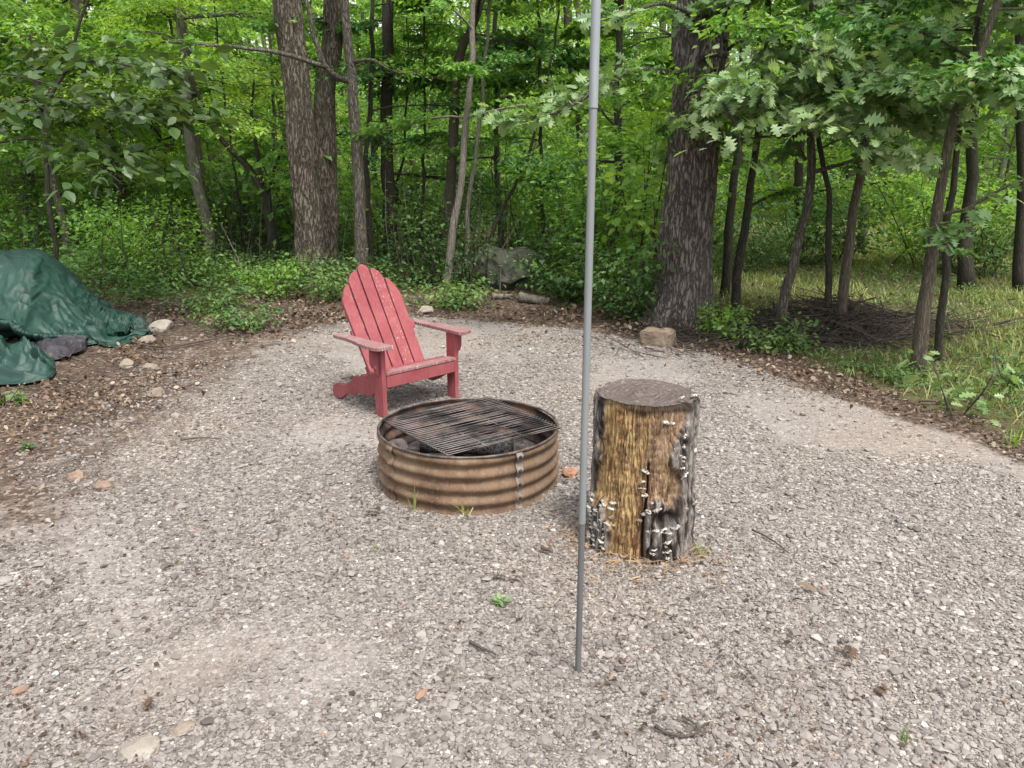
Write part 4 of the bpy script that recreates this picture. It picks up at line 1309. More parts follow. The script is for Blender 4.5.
M['rim'] = t.done(t.pbr(t.mix(t.step(n_, 0.4, 0.7), (0.055, 0.040, 0.034), (0.17, 0.135, 0.115)), 0.6, 0.3, 0.4))
m.build('rim', M['rim'], ring)


def ring_seam(px, mat, label, hw):
    a0 = math.atan2(on_ground(px, 490, 0.12)[1] - RY, on_ground(px, 490, 0.12)[0] - RX)
    a0 = math.acos(max(-1, min(1, ((px - 512) / FPX * 3.72 - RX) / 0.472)))
    a0 = -a0
    m = MB()
    a = np.linspace(a0 - hw, a0 + hw, 5)
    A, Z = np.meshgrid(a, prof_z[6:])
    r_ = RR + (amp * corr)[6:, None] + 0.005 + 0 * A
    m.grid(r_ * np.cos(A), r_ * np.sin(A), Z)
    s = m.build('seam_strip', mat, ring, attrs={'groove': np.zeros(A.size)})
    s['label'] = label
    for q in range(4):
        zc = 0.054 + q * 0.0675
        b = MB()
        c = np.array([math.cos(a0), math.sin(a0), 0])
        p = c * (RR + 0.0135) + np.array([0, 0, zc])
        b.tube([p, p + c * 0.004, p + c * 0.008], [0.0095, 0.0085, 0.003], 10)
        b.build('rivet', M['soot'], ring)


ring_seam(521, M['galv'], 'pale galvanised seam strip', 0.040)
ring_seam(389, M['rust'], 'rusty riveted seam at the left', 0.055)

# ash bed inside
t = NT('ash')
n_ = t.noise(t.obj(), 16, 6, 0.7)
M['ash'] = t.done(t.pbr(t.ramp(n_, [(0.3, (0.018, 0.016, 0.015)), (0.55, (0.05, 0.044, 0.04)), (0.75, (0.16, 0.145, 0.135))]), 0.95, 0, 0.1, t.bump(n_, 0.8, 0.02)))
m = MB()
rad = np.linspace(0.001, 0.445, 24)
A, Rm = np.meshgrid(np.linspace(0, 2 * PI, 65), rad)
X, Y = Rm * np.cos(A), Rm * np.sin(A)
m.grid(X, Y, 0.10 + 0.035 * fbm(X * 6, Y * 6, 0, 71, 3) - 0.03 * (Rm / 0.445) ** 2)
m.build('ash_bed', M['ash'], ring)


# rocks and charred logs in the ring
def rock_mesh(mb, size, seed, sub=3, rough=0.35, sq=0.0):
    import bmesh
    bm = bmesh.new()
    bmesh.ops.create_icosphere(bm, subdivisions=sub, radius=1)
    V = np.array([v.co[:] for v in bm.verts])
    F = np.array([[v.index for v in f.verts] for f in bm.faces])
    bm.free()
    if sq:
        V = np.sign(V) * np.abs(V) ** (1 - sq)
    # flat facets: clip against a few planes
    q = np.random.default_rng(seed)
    for _ in range(9):
        nrm = q.normal(0, 1, 3)
        nrm /= np.linalg.norm(nrm)
        dd = V @ nrm
        lim = q.uniform(0.6, 0.9)
        V = V - np.clip(dd - lim, 0, None)[:, None] * nrm * 0.85
    k = 1 + rough * 0.35 * fbm(V[:, 0] * 1.6, V[:, 1] * 1.6, V[:, 2] * 1.6, seed, 4)
    mb.add(V * k[:, None] * np.array(size), F)


M['rock_dark'] = rock_material('sooty_rock', (0.055, 0.045, 0.042), (0.17, 0.145, 0.135), 14)
M['rock_tan'] = rock_material('tan_rock', (0.1600, 0.1280, 0.1000), (0.2640, 0.2240, 0.1800))
M['rock_pale'] = rock_material('pale_limestone', (0.1950, 0.1688, 0.1387), (0.2850, 0.2550, 0.2175), 12)
M['rock_rust'] = rock_material('rusty_sandstone', (0.22, 0.105, 0.062), (0.35, 0.21, 0.14), 14)
M['rock_brown'] = rock_material('brown_rock', (0.13, 0.085, 0.062), (0.26, 0.195, 0.15), 14)
M['block'] = rock_material('square_block', (0.15, 0.112, 0.08), (0.25, 0.20, 0.15), 7)
M['moss_rock'] = rock_material('mossy_boulder', (0.040, 0.044, 0.030), (0.125, 0.122, 0.102), 5)


def rock(name, label, cat, px, py, size, mat, seed, rotz=0.0, pos=None, rough=0.35, sq=0.0, sink=0.25, group=None):
    b = on_ground(px, py) if pos is None else np.array(pos, float)
    if pos is None:
        b[2] = ground_z(b[0], b[1])
    m = MB()
    rock_mesh(m, size, seed, rough=rough, sq=sq)
    V = m.v[0]
    V[:, 2] += size[2] * (1 - 2 * sink) * 0.9
    o = m.build(name, mat, smooth=False)
    o.location = b
    o.rotation_euler = (0, 0, rotz)
    tag(o, label, cat, group)
    return o


rock('stone', 'largest blackened stone in the fire ring, under the front edge of the grate', 'stone', 0, 0, (0.085, 0.055, 0.05), M['rock_dark'], 1, 0.3, (RX + 0.14, RY - 0.30, RZ + 0.115))
rock('stone', 'greyish rounded stone right of the largest stone inside the fire ring', 'stone', 0, 0, (0.055, 0.05, 0.055), M['rock_dark'], 2, 1.0, (RX + 0.235, RY - 0.25, RZ + 0.13))
rock('stone', 'dark stone deep at the right wall inside the fire ring', 'stone', 0, 0, (0.07, 0.05, 0.05), M['rock_dark'], 3, 0.5, (RX + 0.345, RY - 0.12, RZ + 0.10))
rock('stone', 'brownish stone at the left wall inside the fire ring', 'stone', 0, 0, (0.06, 0.05, 0.05), M['rock_dark'], 4, 0.5, (RX - 0.365, RY - 0.02, RZ + 0.14))
t = NT('charred_wood')
n_ = t.voro(t.obj((1, 1, 1)), 42, 'DISTANCE_TO_EDGE')
M['char'] = t.done(t.pbr(t.mix(t.step(n_, 0.0, 0.12), (0.06, 0.056, 0.052), (0.010, 0.010, 0.011)), 0.7, 0, 0.35, t.bump(n_, 0.7, 0.012)))


def charred(label, p0, p1, r0):
    p0, p1 = np.array(p0), np.array(p1)
    m = MB()
    pth = p0 + (p1 - p0) * np.linspace(0, 1, 9)[:, None]
    m.tube(pth - p0, r0 * (1 + 0.15 * np.sin(np.linspace(0, 9, 9))), 12, wob=0.2, seed=int(r0 * 1000))
    o = m.build('charred_log', M['char'], smooth=True)
    o.location = p0
    tag(o, label, 'log')


charred('charred log lying front left inside the fire ring', (RX - 0.34, RY - 0.16, RZ + 0.12), (RX - 0.04, RY - 0.30, RZ + 0.15), 0.038)
charred('burnt log under the middle of the grate', (RX - 0.25, RY + 0.10, RZ + 0.14), (RX + 0.22, RY + 0.02, RZ + 0.15), 0.05)

# ------------------------------------------------------------------ cooking grate
t = NT('grate_steel')
n_ = t.noise(t.obj(), 5, 4, 0.6)
M['grate'] = t.done(t.pbr(t.mix(t.step(n_, 0.42, 0.62), (0.17, 0.145, 0.135), (0.030, 0.028, 0.030)), 0.55, 0.5, 0.5))
GZ = RZ + 0.2925
cor = [on_ground(382, 420, GZ), on_ground(489, 396.5, GZ), on_ground(562, 427, GZ), on_ground(448, 455, GZ)]
gc = sum(cor) / 4
grate = empty('cooking_grate', gc)
tag(grate, 'square wire cooking grate with sooty middle, laid on top of the fire ring', 'grate')
A_, B_, C_, D_ = [c - gc for c in cor]
m = MB()
for k in range(27):
    f = k / 26
    a, b = A_ * (1 - f) + D_ * f, B_ * (1 - f) + C_ * f
    q = np.linspace(0, 1, 7)[:, None]
    pth = a * (1 - q) + b * q
    pth[:, 2] += 0.004 * np.sin(q[:, 0] * PI) * math.sin(k * 1.7)
    m.tube(pth, 0.0027, 6)
m.build('grate_bars', M['grate'], grate)
for f in (0.012, 0.33, 0.66, 0.985):
    m = MB()
    a, b = A_ * (1 - f) + B_ * f, D_ * (1 - f) + C_ * f
    m.tube([a + [0, 0, -0.0068], (a + b) / 2 + [0, 0, -0.0068], b + [0, 0, -0.0068]], 0.0036, 6)
    m.build('cross_bar', M['grate'], grate)

# ------------------------------------------------------------------ the log stump
SX, SY, SR, SH = 0.552, 3.05, 0.208, 0.655
SZ = ground_z(SX, SY)
stump = empty('log_stump', (SX, SY, SZ))
tag(stump, 'upright rotting log section with yellow exposed wood, grey bark and rows of pale fungus', 'stump')
nu, nv = 600, 300
U, Zs = np.meshgrid(np.linspace(0, 2 * PI, nu + 1), np.linspace(-0.03, SH, nv))
# angle 0 faces the camera, positive to the right of the photo
UA = np.arctan2(np.sin(U), np.cos(U))
zf = Zs / SH
sx = np.sin(UA)


def sst(x, a, b):
    t_ = np.clip((x - a) / (b - a), 0, 1)
    return t_ * t_ * (3 - 2 * t_)


n1 = fbm(np.cos(U) * 3, np.sin(U) * 3, zf * 3.2, 101, 4)
front = sst(np.cos(UA), 0.0, 0.2)
# bare wood: a broad panel left of centre, another right of it that ends above the knot
left_edge = -0.92 + 0.08 * n1 + 0.14 * sst(zf, 0.45, 0.15)
p1 = sst(sx, left_edge - 0.02, left_edge + 0.03) * (1 - sst(sx, -0.13 + 0.05 * n1, -0.07 + 0.05 * n1))
right_edge = 0.64 - 0.26 * np.exp(-((zf - 0.70) / 0.17) ** 2) + 0.10 * n1
p2 = sst(sx, -0.16, -0.10) * (1 - sst(sx, right_edge, right_edge + 0.05)) * sst(zf + 0.10 * n1, 0.36, 0.41)
wood = np.clip(np.maximum(p1, p2), 0, 1) * front
bulge_l = np.exp(-((sx + 0.98) / 0.25) ** 2) * (1 - sst(zf, 0.30, 0.42)) * front
bulge_r = sst(sx, -0.04, 0.05) * (1 - sst(zf + 0.05 * n1, 0.33, 0.40)) * front
knot = np.exp(-(((sx - 0.30) / 0.18) ** 2 + ((zf - 0.285) / 0.055) ** 2) ** 2) * front
crack = np.exp(-((sx + 0.10 + 0.03 * np.sin(zf * 9)) / 0.022) ** 2) * (1 - sst(zf, 0.55, 0.7)) * front
fur = 0.8 * np.abs(vnoise(U * 9.0 + 1.3 * n1, zf * 4.5 + 0.2, 0, 111)) + 0.5 * np.abs(vnoise(U * 19 + 1.5 * n1, zf * 11, 0, 112)) + 0.4 * np.abs(vnoise(U * 31 + n1, zf * 26, 0, 115))
fur = np.where(np.abs(UA) > 3.0, fur * 0.9, fur)
fur = np.clip(2.1 * np.abs(vnoise(U * 12.0 + 1.2 * n1, zf * 4.5, 0, 141)), 0, 1) * 0.75 + 0.4 * np.abs(vnoise(U * 37 + n1, zf * 15, 0, 142))
fib = np.abs(vnoise(U * 26 + 1.6 * n1, zf * 8.0, 0, 113)) + 0.6 * np.abs(vnoise(U * 55 + n1, zf * 20, 0, 114))
rad = SR * (1.0 + 0.025 * vnoise(np.cos(U) * 1.3, np.sin(U) * 1.3, zf * 1.2, 120))
rad = rad + (1 - wood) * (0.017 * (fur - 0.5)) - wood * (0.022 + 0.011 * (0.7 - fib) + 0.012 * (n1 * 0.5))
rad = rad + 0.018 * bulge_l + 0.014 * bulge_r - 0.035 * knot - 0.04 * crack
rad = rad * (1 - 0.05 * sst(zf, 0.97, 1.0)) + 0.004 * (1 - sst(zf, 0.0, 0.10))
m = MB()
m.grid(rad * np.sin(U), -rad * np.cos(U), Zs)


def stump_mat():
    t = NT('rotting_log')
    w = t.attr('wood')
    v = t.obj((26, 26, 9))
    g = t.math('ADD', t.math('MULTIPLY', t.noise(v, 1.6, 6, 0.7), 0.72), t.math('MULTIPLY', t.noise(t.obj(), 42, 5, 0.7), 0.28))
    blot = t.noise(t.obj((6, 6, 2.2)), 1.5, 5, 0.65)
    yel = t.ramp(t.math('ADD', t.math('MULTIPLY', g, 0.6), t.math('MULTIPLY', blot, 0.4)),
                 [(0.32, (0.045, 0.022, 0.012)), (0.43, (0.150, 0.078, 0.036)), (0.50, (0.34, 0.225, 0.100)), (0.58, (0.45, 0.33, 0.165)), (0.70, (0.54, 0.45, 0.30))])
    tan = t.ramp(g, [(0.32, (0.050, 0.028, 0.018)), (0.45, (0.15, 0.092, 0.055)), (0.6, (0.29, 0.205, 0.135)), (0.75, (0.41, 0.32, 0.23))])
    wood_c = t.mix(t.attr('pale'), yel, tan)
    rot = t.noise(t.obj((16, 16, 3.5)), 1.5, 7, 0.75)
    wood_c = t.mix(t.math('MULTIPLY', t.step(rot, 0.52, 0.60), 0.8), wood_c, (0.070, 0.038, 0.024))
    crumb = t.noise(t.obj((1, 1, 0.45)), 75, 5, 0.75)
    wood_c = t.mix(t.math('MULTIPLY', t.step(crumb, 0.52, 0.66), 0.55), wood_c, (0.09, 0.05, 0.03))
    wood_c = t.mix(t.math('MULTIPLY', t.math('SUBTRACT', 1.0, t.step(crumb, 0.30, 0.42)), 0.5), wood_c, (0.55, 0.46, 0.32))
    wood_c = t.mix(t.math('MULTIPLY', t.math('SUBTRACT', 1.0, t.step(t.attr('fib'), 0.04, 0.28)), 0.35), wood_c, (0.055, 0.028, 0.016))
    bk = t.ramp(t.math('ADD', t.math('MULTIPLY', g, 0.6), t.math('MULTIPLY', t.attr('fur'), 0.45)),
                [(0.36, (0.014, 0.011, 0.010)), (0.50, (0.050, 0.040, 0.034)), (0.62, (0.125, 0.109, 0.098)), (0.78, (0.24, 0.22, 0.20))])
    bk = t.mix(t.math('MULTIPLY', t.step(t.noise(t.obj((1, 1, 0.6)), 38, 5, 0.75), 0.5, 0.62), 0.6), bk, (0.035, 0.026, 0.021))
    c = t.mix(w, bk, wood_c)
    c = t.mix(t.attr('dark'), c, (0.016, 0.012, 0.010))
    return t.done(t.pbr(c, 0.9, 0, 0.15, t.bump(g, 1.0, 0.012)))


pale = np.clip(sst(sx, -0.35, 0.1) + 0.4 * n1, 0, 1)
darkm = np.clip(0.8 * crack + 0.75 * knot + 0.8 * sst(zf + 0.025 * n1, 0.945, 0.975) * front, 0, 0.9)
M['stump'] = stump_mat()
m.build('bark_and_wood', M['stump'], stump, attrs={'wood': wood, 'pale': pale, 'fur': np.clip(fur, 0, 1), 'fib': np.clip(fib, 0, 1), 'dark': darkm})
# sawn top
t = NT('weathered_sawn_top')
vv = t.obj()
wv = t.n('ShaderNodeTexWave', wave_type='RINGS', rings_direction='Z')
wv.inputs['Scale'].default_value = 14
wv.inputs['Distortion'].default_value = 3.5
wv.inputs['Detail'].default_value = 4
t.l(vv, wv.inputs['Vector'])
n_ = t.noise(vv, 9, 5, 0.7)
cc = t.mix(t.math('MULTIPLY', t.math('MULTIPLY', wv.outputs['Fac'], t.noise(vv, 5, 4)), 0.35), (0.0816, 0.0643, 0.0566), (0.1824, 0.1555, 0.1421))
cc = t.mix(t.math('MULTIPLY', t.step(t.noise(vv, 45, 4, 0.7), 0.5, 0.7), 0.5), cc, (0.26, 0.235, 0.215))
cc = t.mix(t.math('MULTIPLY', t.step(n_, 0.45, 0.7), 0.6), cc, (0.065, 0.048, 0.042))
M['sawn'] = t.done(t.pbr(cc, 0.9, 0, 0.15, t.bump(t.math('ADD', wv.outputs['Fac'], n_), 0.5, 0.006)))
m = MB()
edge = rad[-1]
Am, Fr = np.meshgrid(U[0], np.linspace(0.003, 1, 40))
rr_ = Fr * (edge[None, :] + 0.001)
X, Y = rr_ * np.sin(Am), -rr_ * np.cos(Am)
Zt = SH + 0.011 * fbm(X * 11, Y * 11, 0, 130, 5) * np.clip((1 - Fr) * 6, 0, 1) - 0.010 * np.exp(-(((X * 0.4 + Y - 0.02) / 0.012) ** 2)) * (1 - Fr)
# a splintered lip at the back
Zt = Zt + 0.018 * np.clip(np.cos(Am + PI * 0.95) - 0.6, 0, 1) * Fr ** 6
m.grid(X, Y, Zt)
m.build('sawn_top', M['sawn'], stump)

t = NT('shelf_fungus')
n_ = t.step(t.noise(t.obj(), 75, 4), 0.35, 0.65)
M['fungus'] = t.done(t.pbr(t.mix(n_, (0.16, 0.14, 0.12), (0.45, 0.415, 0.37)), 0.8, 0, 0.2))
fung = []
q = np.random.default_rng(77)


def fpix(px, py, s=1.0):
    fung.append(((px - 280) / 165.0, 1 - (py - 135) / 497.0, s))   # in the enlarged view of the stump


for px, py in ((380, 120), (400, 125), (425, 118), (435, 128), (310, 182), (335, 185), (350, 190), (383, 232), (355, 262), (385, 265), (360, 290), (380, 296), (390, 310), (385, 330), (372, 355), (390, 360), (425, 290), (430, 300),
               (270, 440), (290, 436), (300, 450), (268, 462), (255, 480), (250, 500), (262, 515), (275, 522), (295, 518), (315, 522), (335, 530), (355, 522), (360, 515), (290, 590), (300, 600), (330, 612), (338, 598), (335, 575), (345, 560), (392, 470), (425, 470), (305, 645), (250, 395), (256, 370), (262, 340), (258, 415)):
    fpix(px + q.normal(0, 3), py + q.normal(0, 3), q.uniform(0.8, 1.35))
for k in range(44):
    fpix(q.uniform(92, 160), q.uniform(455, 618), q.uniform(0.8, 1.4))
for sxx, zz, s in fung[:98]:
    a = math.asin(max(-0.97, min(0.97, sxx)))
    ui = int((a % (2 * PI)) / (2 * PI) * nu)
    vi = int(np.clip((zz * SH + 0.03) / (SH + 0.03) * (nv - 1), 0, nv - 1))
    rr0 = rad[vi, ui]
    m = MB()
    for _c in range(int(q.integers(2, 5))):                  # a ragged little cluster of shelves
        k_ = s * q.choice([0.4, 0.55, 0.75, 1.0])
        w_, d_ = 0.0105 * k_ * q.uniform(0.8, 1.6), 0.0085 * k_
        o_ = np.array([np.clip(q.normal(0, 0.010), -0.009, 0.009), 0.001, np.clip(q.normal(0, 0.004), -0.004, 0.004)])
        th_ = np.linspace(-PI / 2 - 0.5, PI / 2 + 0.5, 11)
        ring_ = np.stack([w_ * np.sin(th_), -d_ * np.cos(th_) * 1.1, 0.0025 * np.sin(th_ * 3 + q.uniform(0, 6))], -1) * (1 + 0.16 * q.normal(0, 1, 11))[:, None]
        top_ = ring_ * np.array([0.6, 0.6, 1]) + [0, 0, 0.0025]
        bot_ = ring_ * np.array([0.75, 0.75, 1]) - [0, 0, 0.003]
        V = np.vstack([bot_, ring_, top_, [[0, 0.004, 0.0035]]]) + o_
        j = np.arange(10)
        m.add(V, [np.stack([j, j + 1, 11 + j + 1, 11 + j], -1), np.stack([11 + j, 11 + j + 1, 22 + j + 1, 22 + j], -1), np.stack([22 + j, 22 + j + 1, np.full(10, 33)], -1)])
    o = m.build('bracket_fungus', M['fungus'], stump)
    o.location = (rr0 * math.sin(a), -rr0 * math.cos(a), zz * SH)
    o.rotation_euler = (q.normal(0, 0.35), q.normal(0, 0.3), a)

# wood crumbs at its foot
m = MB()
n = 420
aa, rr2 = q.uniform(-2.3, 1.2, n), SR + np.abs(q.normal(0, 0.09, n))
x, y = SX + rr2 * np.sin(aa), SY - rr2 * np.cos(aa)
put_leaves(m, BLADE, np.stack([x, y, land(x, y) + q.uniform(0.010, 0.022, n)], -1), q.uniform(0, 2 * PI, n), q.normal(0.05, 0.15, n), q.uniform(-0.5, 0.5, n), q.uniform(0.02, 0.07, n), q.uniform(0, 1, n), 1.3)
tag(m.build('wood_crumbs', M['straw'], smooth=False), kind='stuff')

# ------------------------------------------------------------------ the thin metal pole
def steel(name, a, b, rough, metal):
    t = NT(name)
    n = t.noise(t.obj((60, 60, 5)), 1.2, 5, 0.65)
    return t.done(t.pbr(t.mix(n, a, b), rough, metal, 0.5, t.bump(n, 0.08, 0.002)))


pb = on_ground(578, 670)
pole = empty('metal_pole', (pb[0], pb[1], ground_z(pb[0], pb[1])))
tag(pole, 'thin upright galvanised pole pushed into the gravel in the foreground', 'pole')
for name, z0, z1, r0, mt in (('lower_tube', -0.1, 0.52, 0.0096, steel('dark_zinc', (0.0780, 0.0780, 0.0792), (0.1380, 0.1392, 0.1416), 0.6, 0.15)),
                             ('middle_tube', 0.52, 1.705, 0.0108, steel('grey_zinc', (0.1552, 0.1633, 0.1690), (0.2357, 0.2472, 0.2530), 0.5, 0.2)),
                             ('upper_tube', 1.705, 2.9, 0.0122, steel('pale_zinc', (0.1898, 0.2047, 0.2162), (0.2875, 0.3047, 0.3162), 0.5, 0.15))):
    m = MB()
    m.tube([(0, 0, z0), (0, 0, z0 + 0.002), (0, 0, z0 + 0.01), (0, 0, (z0 + z1) / 2), (0, 0, z1 - 0.01), (0, 0, z1 - 0.002), (0, 0, z1)], r0, 24)
    o = m.build(name, mt, pole)
for z in ():
    m = MB()
    m.tube([(0, 0, z - 0.006), (0, 0, z - 0.003), (0, 0, z + 0.003), (0, 0, z + 0.006)], [0.0105, 0.0115, 0.0117, 0.0112] if z < 1 else [0.0110, 0.0123, 0.0125, 0.0122], 24)
    m.build('joint_collar', bpy.data.materials['grey_zinc' if z < 1 else 'pale_zinc'], pole)

# ------------------------------------------------------------------ green tarpaulin over a heap
def cloth_mat(name, a, b, rough=0.5):
    t = NT(name)
    n = t.noise(t.obj(), 3.2, 5, 0.6)
    w = t.noise(t.obj(), 16, 5, 0.65)
    c = t.mix(t.step(n, 0.3, 0.7), a, b)
    c = t.mix(t.math('MULTIPLY', t.step(w, 0.55, 0.75), 0.35), c, tuple(min(1, x * 1.5 + 0.02) for x in b))
    return t.done(t.pbr(c, rough, 0, 0.45, t.bump(t.math('ADD', w, n), 0.35, 0.02)))


M['tarp'] = cloth_mat('green_tarpaulin', (0.006, 0.029, 0.021), (0.011, 0.046, 0.034), 0.58)
M['black_sheet'] = cloth_mat('dark_plastic', (0.022, 0.019, 0.024), (0.055, 0.048, 0.056), 0.55)


def rows_to_mesh(rows, nu=150, nv=150):
    """smooth sheet through rows of points"""
    R = np.array([smooth_path(rw, np.zeros(len(rw)), nu)[0] for rw in rows])
    out = np.zeros((nv, nu, 3))
    for i in range(nu):
        # even parameter over the rows
        P = R[:, i]
        out[:, i] = smooth_path(P, np.zeros(len(P)), nv)[0]
    return out


ridge_px = [(-150, 248), (-50, 250), (0, 254), (33, 253), (58, 271), (92, 302), (122, 317), (150, 326)]
row_ridge = [at_depth(a, b, 7.35 + 0.02 * i) for i, (a, b) in enumerate(ridge_px)]
hem_px = [(-150, 318), (-60, 319), (0, 322), (22, 328), (45, 333), (90, 333), (125, 328), (151, 331)]
row_hem = [on_ground(a, b, z) for (a, b), z in zip(hem_px, (0.24, 0.24, 0.24, 0.21, 0.14, 0.09, 0.07, 0.06))]
row_back = [p * np.array([1, 0, 0]) + np.array([-0.1, p[1] + 1.5 - 1.2 * (i / 7), 0.0]) for i, p in enumerate(row_ridge)]
row_ridge_b = [0.6 * a + 0.4 * b + np.array([0, 0, 0.28 * a[2]]) for a, b in zip(row_ridge, row_back)]
row_m1 = [0.70 * a + 0.30 * b + np.array([0, 0, 0.10 * a[2]]) for a, b in zip(row_ridge, row_hem)]
row_m2 = [0.30 * a + 0.70 * b + np.array([0, -0.02, 0.0]) for a, b in zip(row_ridge, row_hem)]
skirt_px = [(-150, 336), (-60, 336), (0, 337), (30, 338), (60, 340), (95, 345), (122, 345), (142, 336)]
row_tuck = [np.array([a[0], a[1] + k_, 0.03]) for a, k_ in zip(row_hem, (0.5, 0.5, 0.5, 0.42, 0.24, 0.13, 0.10, 0.05))]
row_sk1 = [0.5 * np.array(a) + 0.5 * on_ground(*b) + np.array([0, 0, 0.06]) for a, b in zip(row_hem, skirt_px)]
row_sk2 = [on_ground(a, b, 0.015) for a, b in skirt_px]
S = rows_to_mesh([row_back, row_ridge_b, row_ridge, row_m1, row_m2, row_hem, row_tuck, row_sk1, row_sk2], 190, 230)
du = np.gradient(S, axis=1)
dv = np.gradient(S, axis=0)
Nn = np.cross(du, dv)
Nn /= np.linalg.norm(Nn, axis=2)[..., None] + 1e-9
Nn = np.where(Nn[..., 2:3] < 0, -Nn, Nn)
uu, vv_ = np.meshgrid(np.linspace(0, 1, S.shape[1]), np.linspace(0, 1, S.shape[0]))
# folds run down from the ridge, fanning toward the right corner
sw = fbm(uu * 3, vv_ * 3, 0, 201, 3)
cr = lambda a, b, s, p=2.2: (1 - np.abs(vnoise(a, b, 0, s))) ** p
fold = 1.5 * cr(uu * 13 + 3.5 * vv_ + 1.1 * sw, vv_ * 1.5 + 0.5 * sw, 203, 5.0) - 0.7
fold2 = cr(uu * 27 - 9 * vv_ + 2.0 * sw, vv_ * 6.0 + uu * 5 + sw, 205, 7.0) + 0.7 * cr(uu * 30 + 14 * vv_ + 2 * sw, vv_ * 13 - uu * 9 + sw, 206, 8.0) - 0.5
amp_ = 0.050 * sst(vv_, 0.2, 0.5) + 0.010
amp_ = amp_ * (0.55 + 0.9 * sst(uu, 0.45, 0.8))
S = S + Nn * (amp_ * fold + 0.040 * fold2 * (0.45 + 0.5 * sst(sw, -0.5, 0.6)) + 0.012 * fbm(uu * 22, vv_ * 22, 0, 207, 3))[..., None]
# horizontal sag lines over the front
S = S + Nn * (0.028 * (cr(vv_ * 12 + uu * 6 + 1.5 * sw, uu * 3, 209, 3.5) - 0.4) * sst(vv_, 0.3, 0.5))[..., None]
S[..., 2] = np.maximum(S[..., 2], land(S[..., 0], S[..., 1]) + 0.012)
m = MB()
m.grid(S[..., 0], S[..., 1], S[..., 2])
tp = m.build('tarpaulin', M['tarp'])
tag(tp, 'green tarpaulin draped over a waist high heap, its folds trailing to the pale flat stone', 'tarp')
md = tp.modifiers.new('thickness', 'SOLIDIFY')
md.thickness = 0.004

rows = []
for f, z in ((0, 0.03), (0.25, 0.09), (0.55, 0.115), (0.85, 0.07), (1.0, 0.012)):
    b0 = [(-160, 352), (-60, 352), (0, 350), (20, 345), (34, 353), (45, 366), (56, 372)]
    f0 = [(-160, 392), (-60, 390), (0, 388), (22, 387), (40, 384), (52, 380), (56, 373)]
    pr = []
    for i, (a, b) in enumerate(zip(b0, f0)):
        g_ = on_ground(a[0], a[1]) * (1 - f) + on_ground(b[0], b[1]) * f
        e_ = min(1.0, (6 - i) / 2.2)
        pr.append(np.array([g_[0], g_[1], 0.012 + z * e_]))
    rows.append(pr)
S = rows_to_mesh(rows, 130, 110)
uu, vv_ = np.meshgrid(np.linspace(0, 1, S.shape[1]), np.linspace(0, 1, S.shape[0]))
sw = fbm(uu * 3, vv_ * 3, 0, 221, 3)
S[..., 2] += (0.13 * (cr(uu * 8 - 4 * vv_ + sw, vv_ * 2.0 + sw, 223, 2.5) - 0.35) + 0.05 * (cr(uu * 20 + 6 * vv_ + 2 * sw, vv_ * 6, 224, 3.5) - 0.3)) * np.sin(np.clip(vv_, 0, 1) * PI) ** 0.6
S[..., 2] = np.maximum(S[..., 2], land(S[..., 0], S[..., 1]) + 0.012)
m = MB()
m.grid(S[..., 0], S[..., 1], S[..., 2])
tp2 = m.build('tarpaulin', M['tarp'])
tag(tp2, 'smaller crumpled bundle of green tarpaulin on the ground, nearest the left edge of the gravel', 'tarp')
md = tp2.modifiers.new('thickness', 'SOLIDIFY')
md.thickness = 0.004

b0 = [(22, 341), (45, 338), (70, 339), (90, 344)]
f0 = [(36, 352), (48, 361), (68, 360), (86, 352)]
rows = []
for f in (0, 0.33, 0.66, 1):
    rows.append([on_ground(a[0], a[1]) * (1 - f) + on_ground(b[0], b[1]) * f + np.array([0, 0, 0.02 + 0.07 * math.sin(f * PI)]) for a, b in zip(b0, f0)])
S = rows_to_mesh(rows, 80, 60)
uu, vv_ = np.meshgrid(np.linspace(0, 1, 80), np.linspace(0, 1, 60))
S[..., 2] += 0.018 * (1 - 2 * np.abs(vnoise(uu * 9, vv_ * 7 + uu * 4, 0, 231))) + 0.008 * fbm(uu * 20, vv_ * 20, 0, 232, 3)
S[..., 2] = np.maximum(S[..., 2], land(S[..., 0], S[..., 1]) + 0.02)
m = MB()
m.grid(S[..., 0], S[..., 1], S[..., 2])
bs = m.build('plastic_sheet', M['black_sheet'])
tag(bs, 'crumpled blackish plastic sheet poking out between the two green tarpaulins', 'plastic sheet')
md = bs.modifiers.new('thickness', 'SOLIDIFY')
md.thickness = 0.003

# ------------------------------------------------------------------ rocks, logs, brush
rock('flat_stone', 'pale flat stone at the right corner of the green tarpaulin', 'stone', 160, 329, (0.13, 0.10, 0.075), M['rock_pale'], 11, 0.2, rough=0.15, sq=0.35)
b = on_ground(660, 346)
m = MB()
import bmesh
bm = bmesh.new()
bmesh.ops.create_cube(bm, size=1.0)
bmesh.ops.bevel(bm, geom=list(bm.edges), offset=0.07, segments=2, affect='EDGES')
bmesh.ops.subdivide_edges(bm, edges=list(bm.edges), cuts=5, use_grid_fill=True)
bmesh.ops.triangulate(bm, faces=list(bm.faces))
V = np.array([v.co[:] for v in bm.verts]) * np.array([0.275, 0.20, 0.16])
F = np.array([[v.index for v in f.verts] for f in bm.faces])
bm.free()
V = V + 0.012 * np.stack([fbm(V[:, 0] * 14, V[:, 1] * 14, V[:, 2] * 14, 900 + q_, 4) for q_ in range(3)], -1) * np.array([0.6, 0.6, 0.8])
V[:, 2] += 0.05
m.add(V, F)
o = m.build('stone_block', M['block'], smooth=False)
o.location = (b[0], b[1] + 0.1, ground_z(b[0], b[1]))
o.rotation_euler = (0.03, -0.03, -0.5)
tag(o, 'square tan building block lying at the left foot of the big oak', 'block')
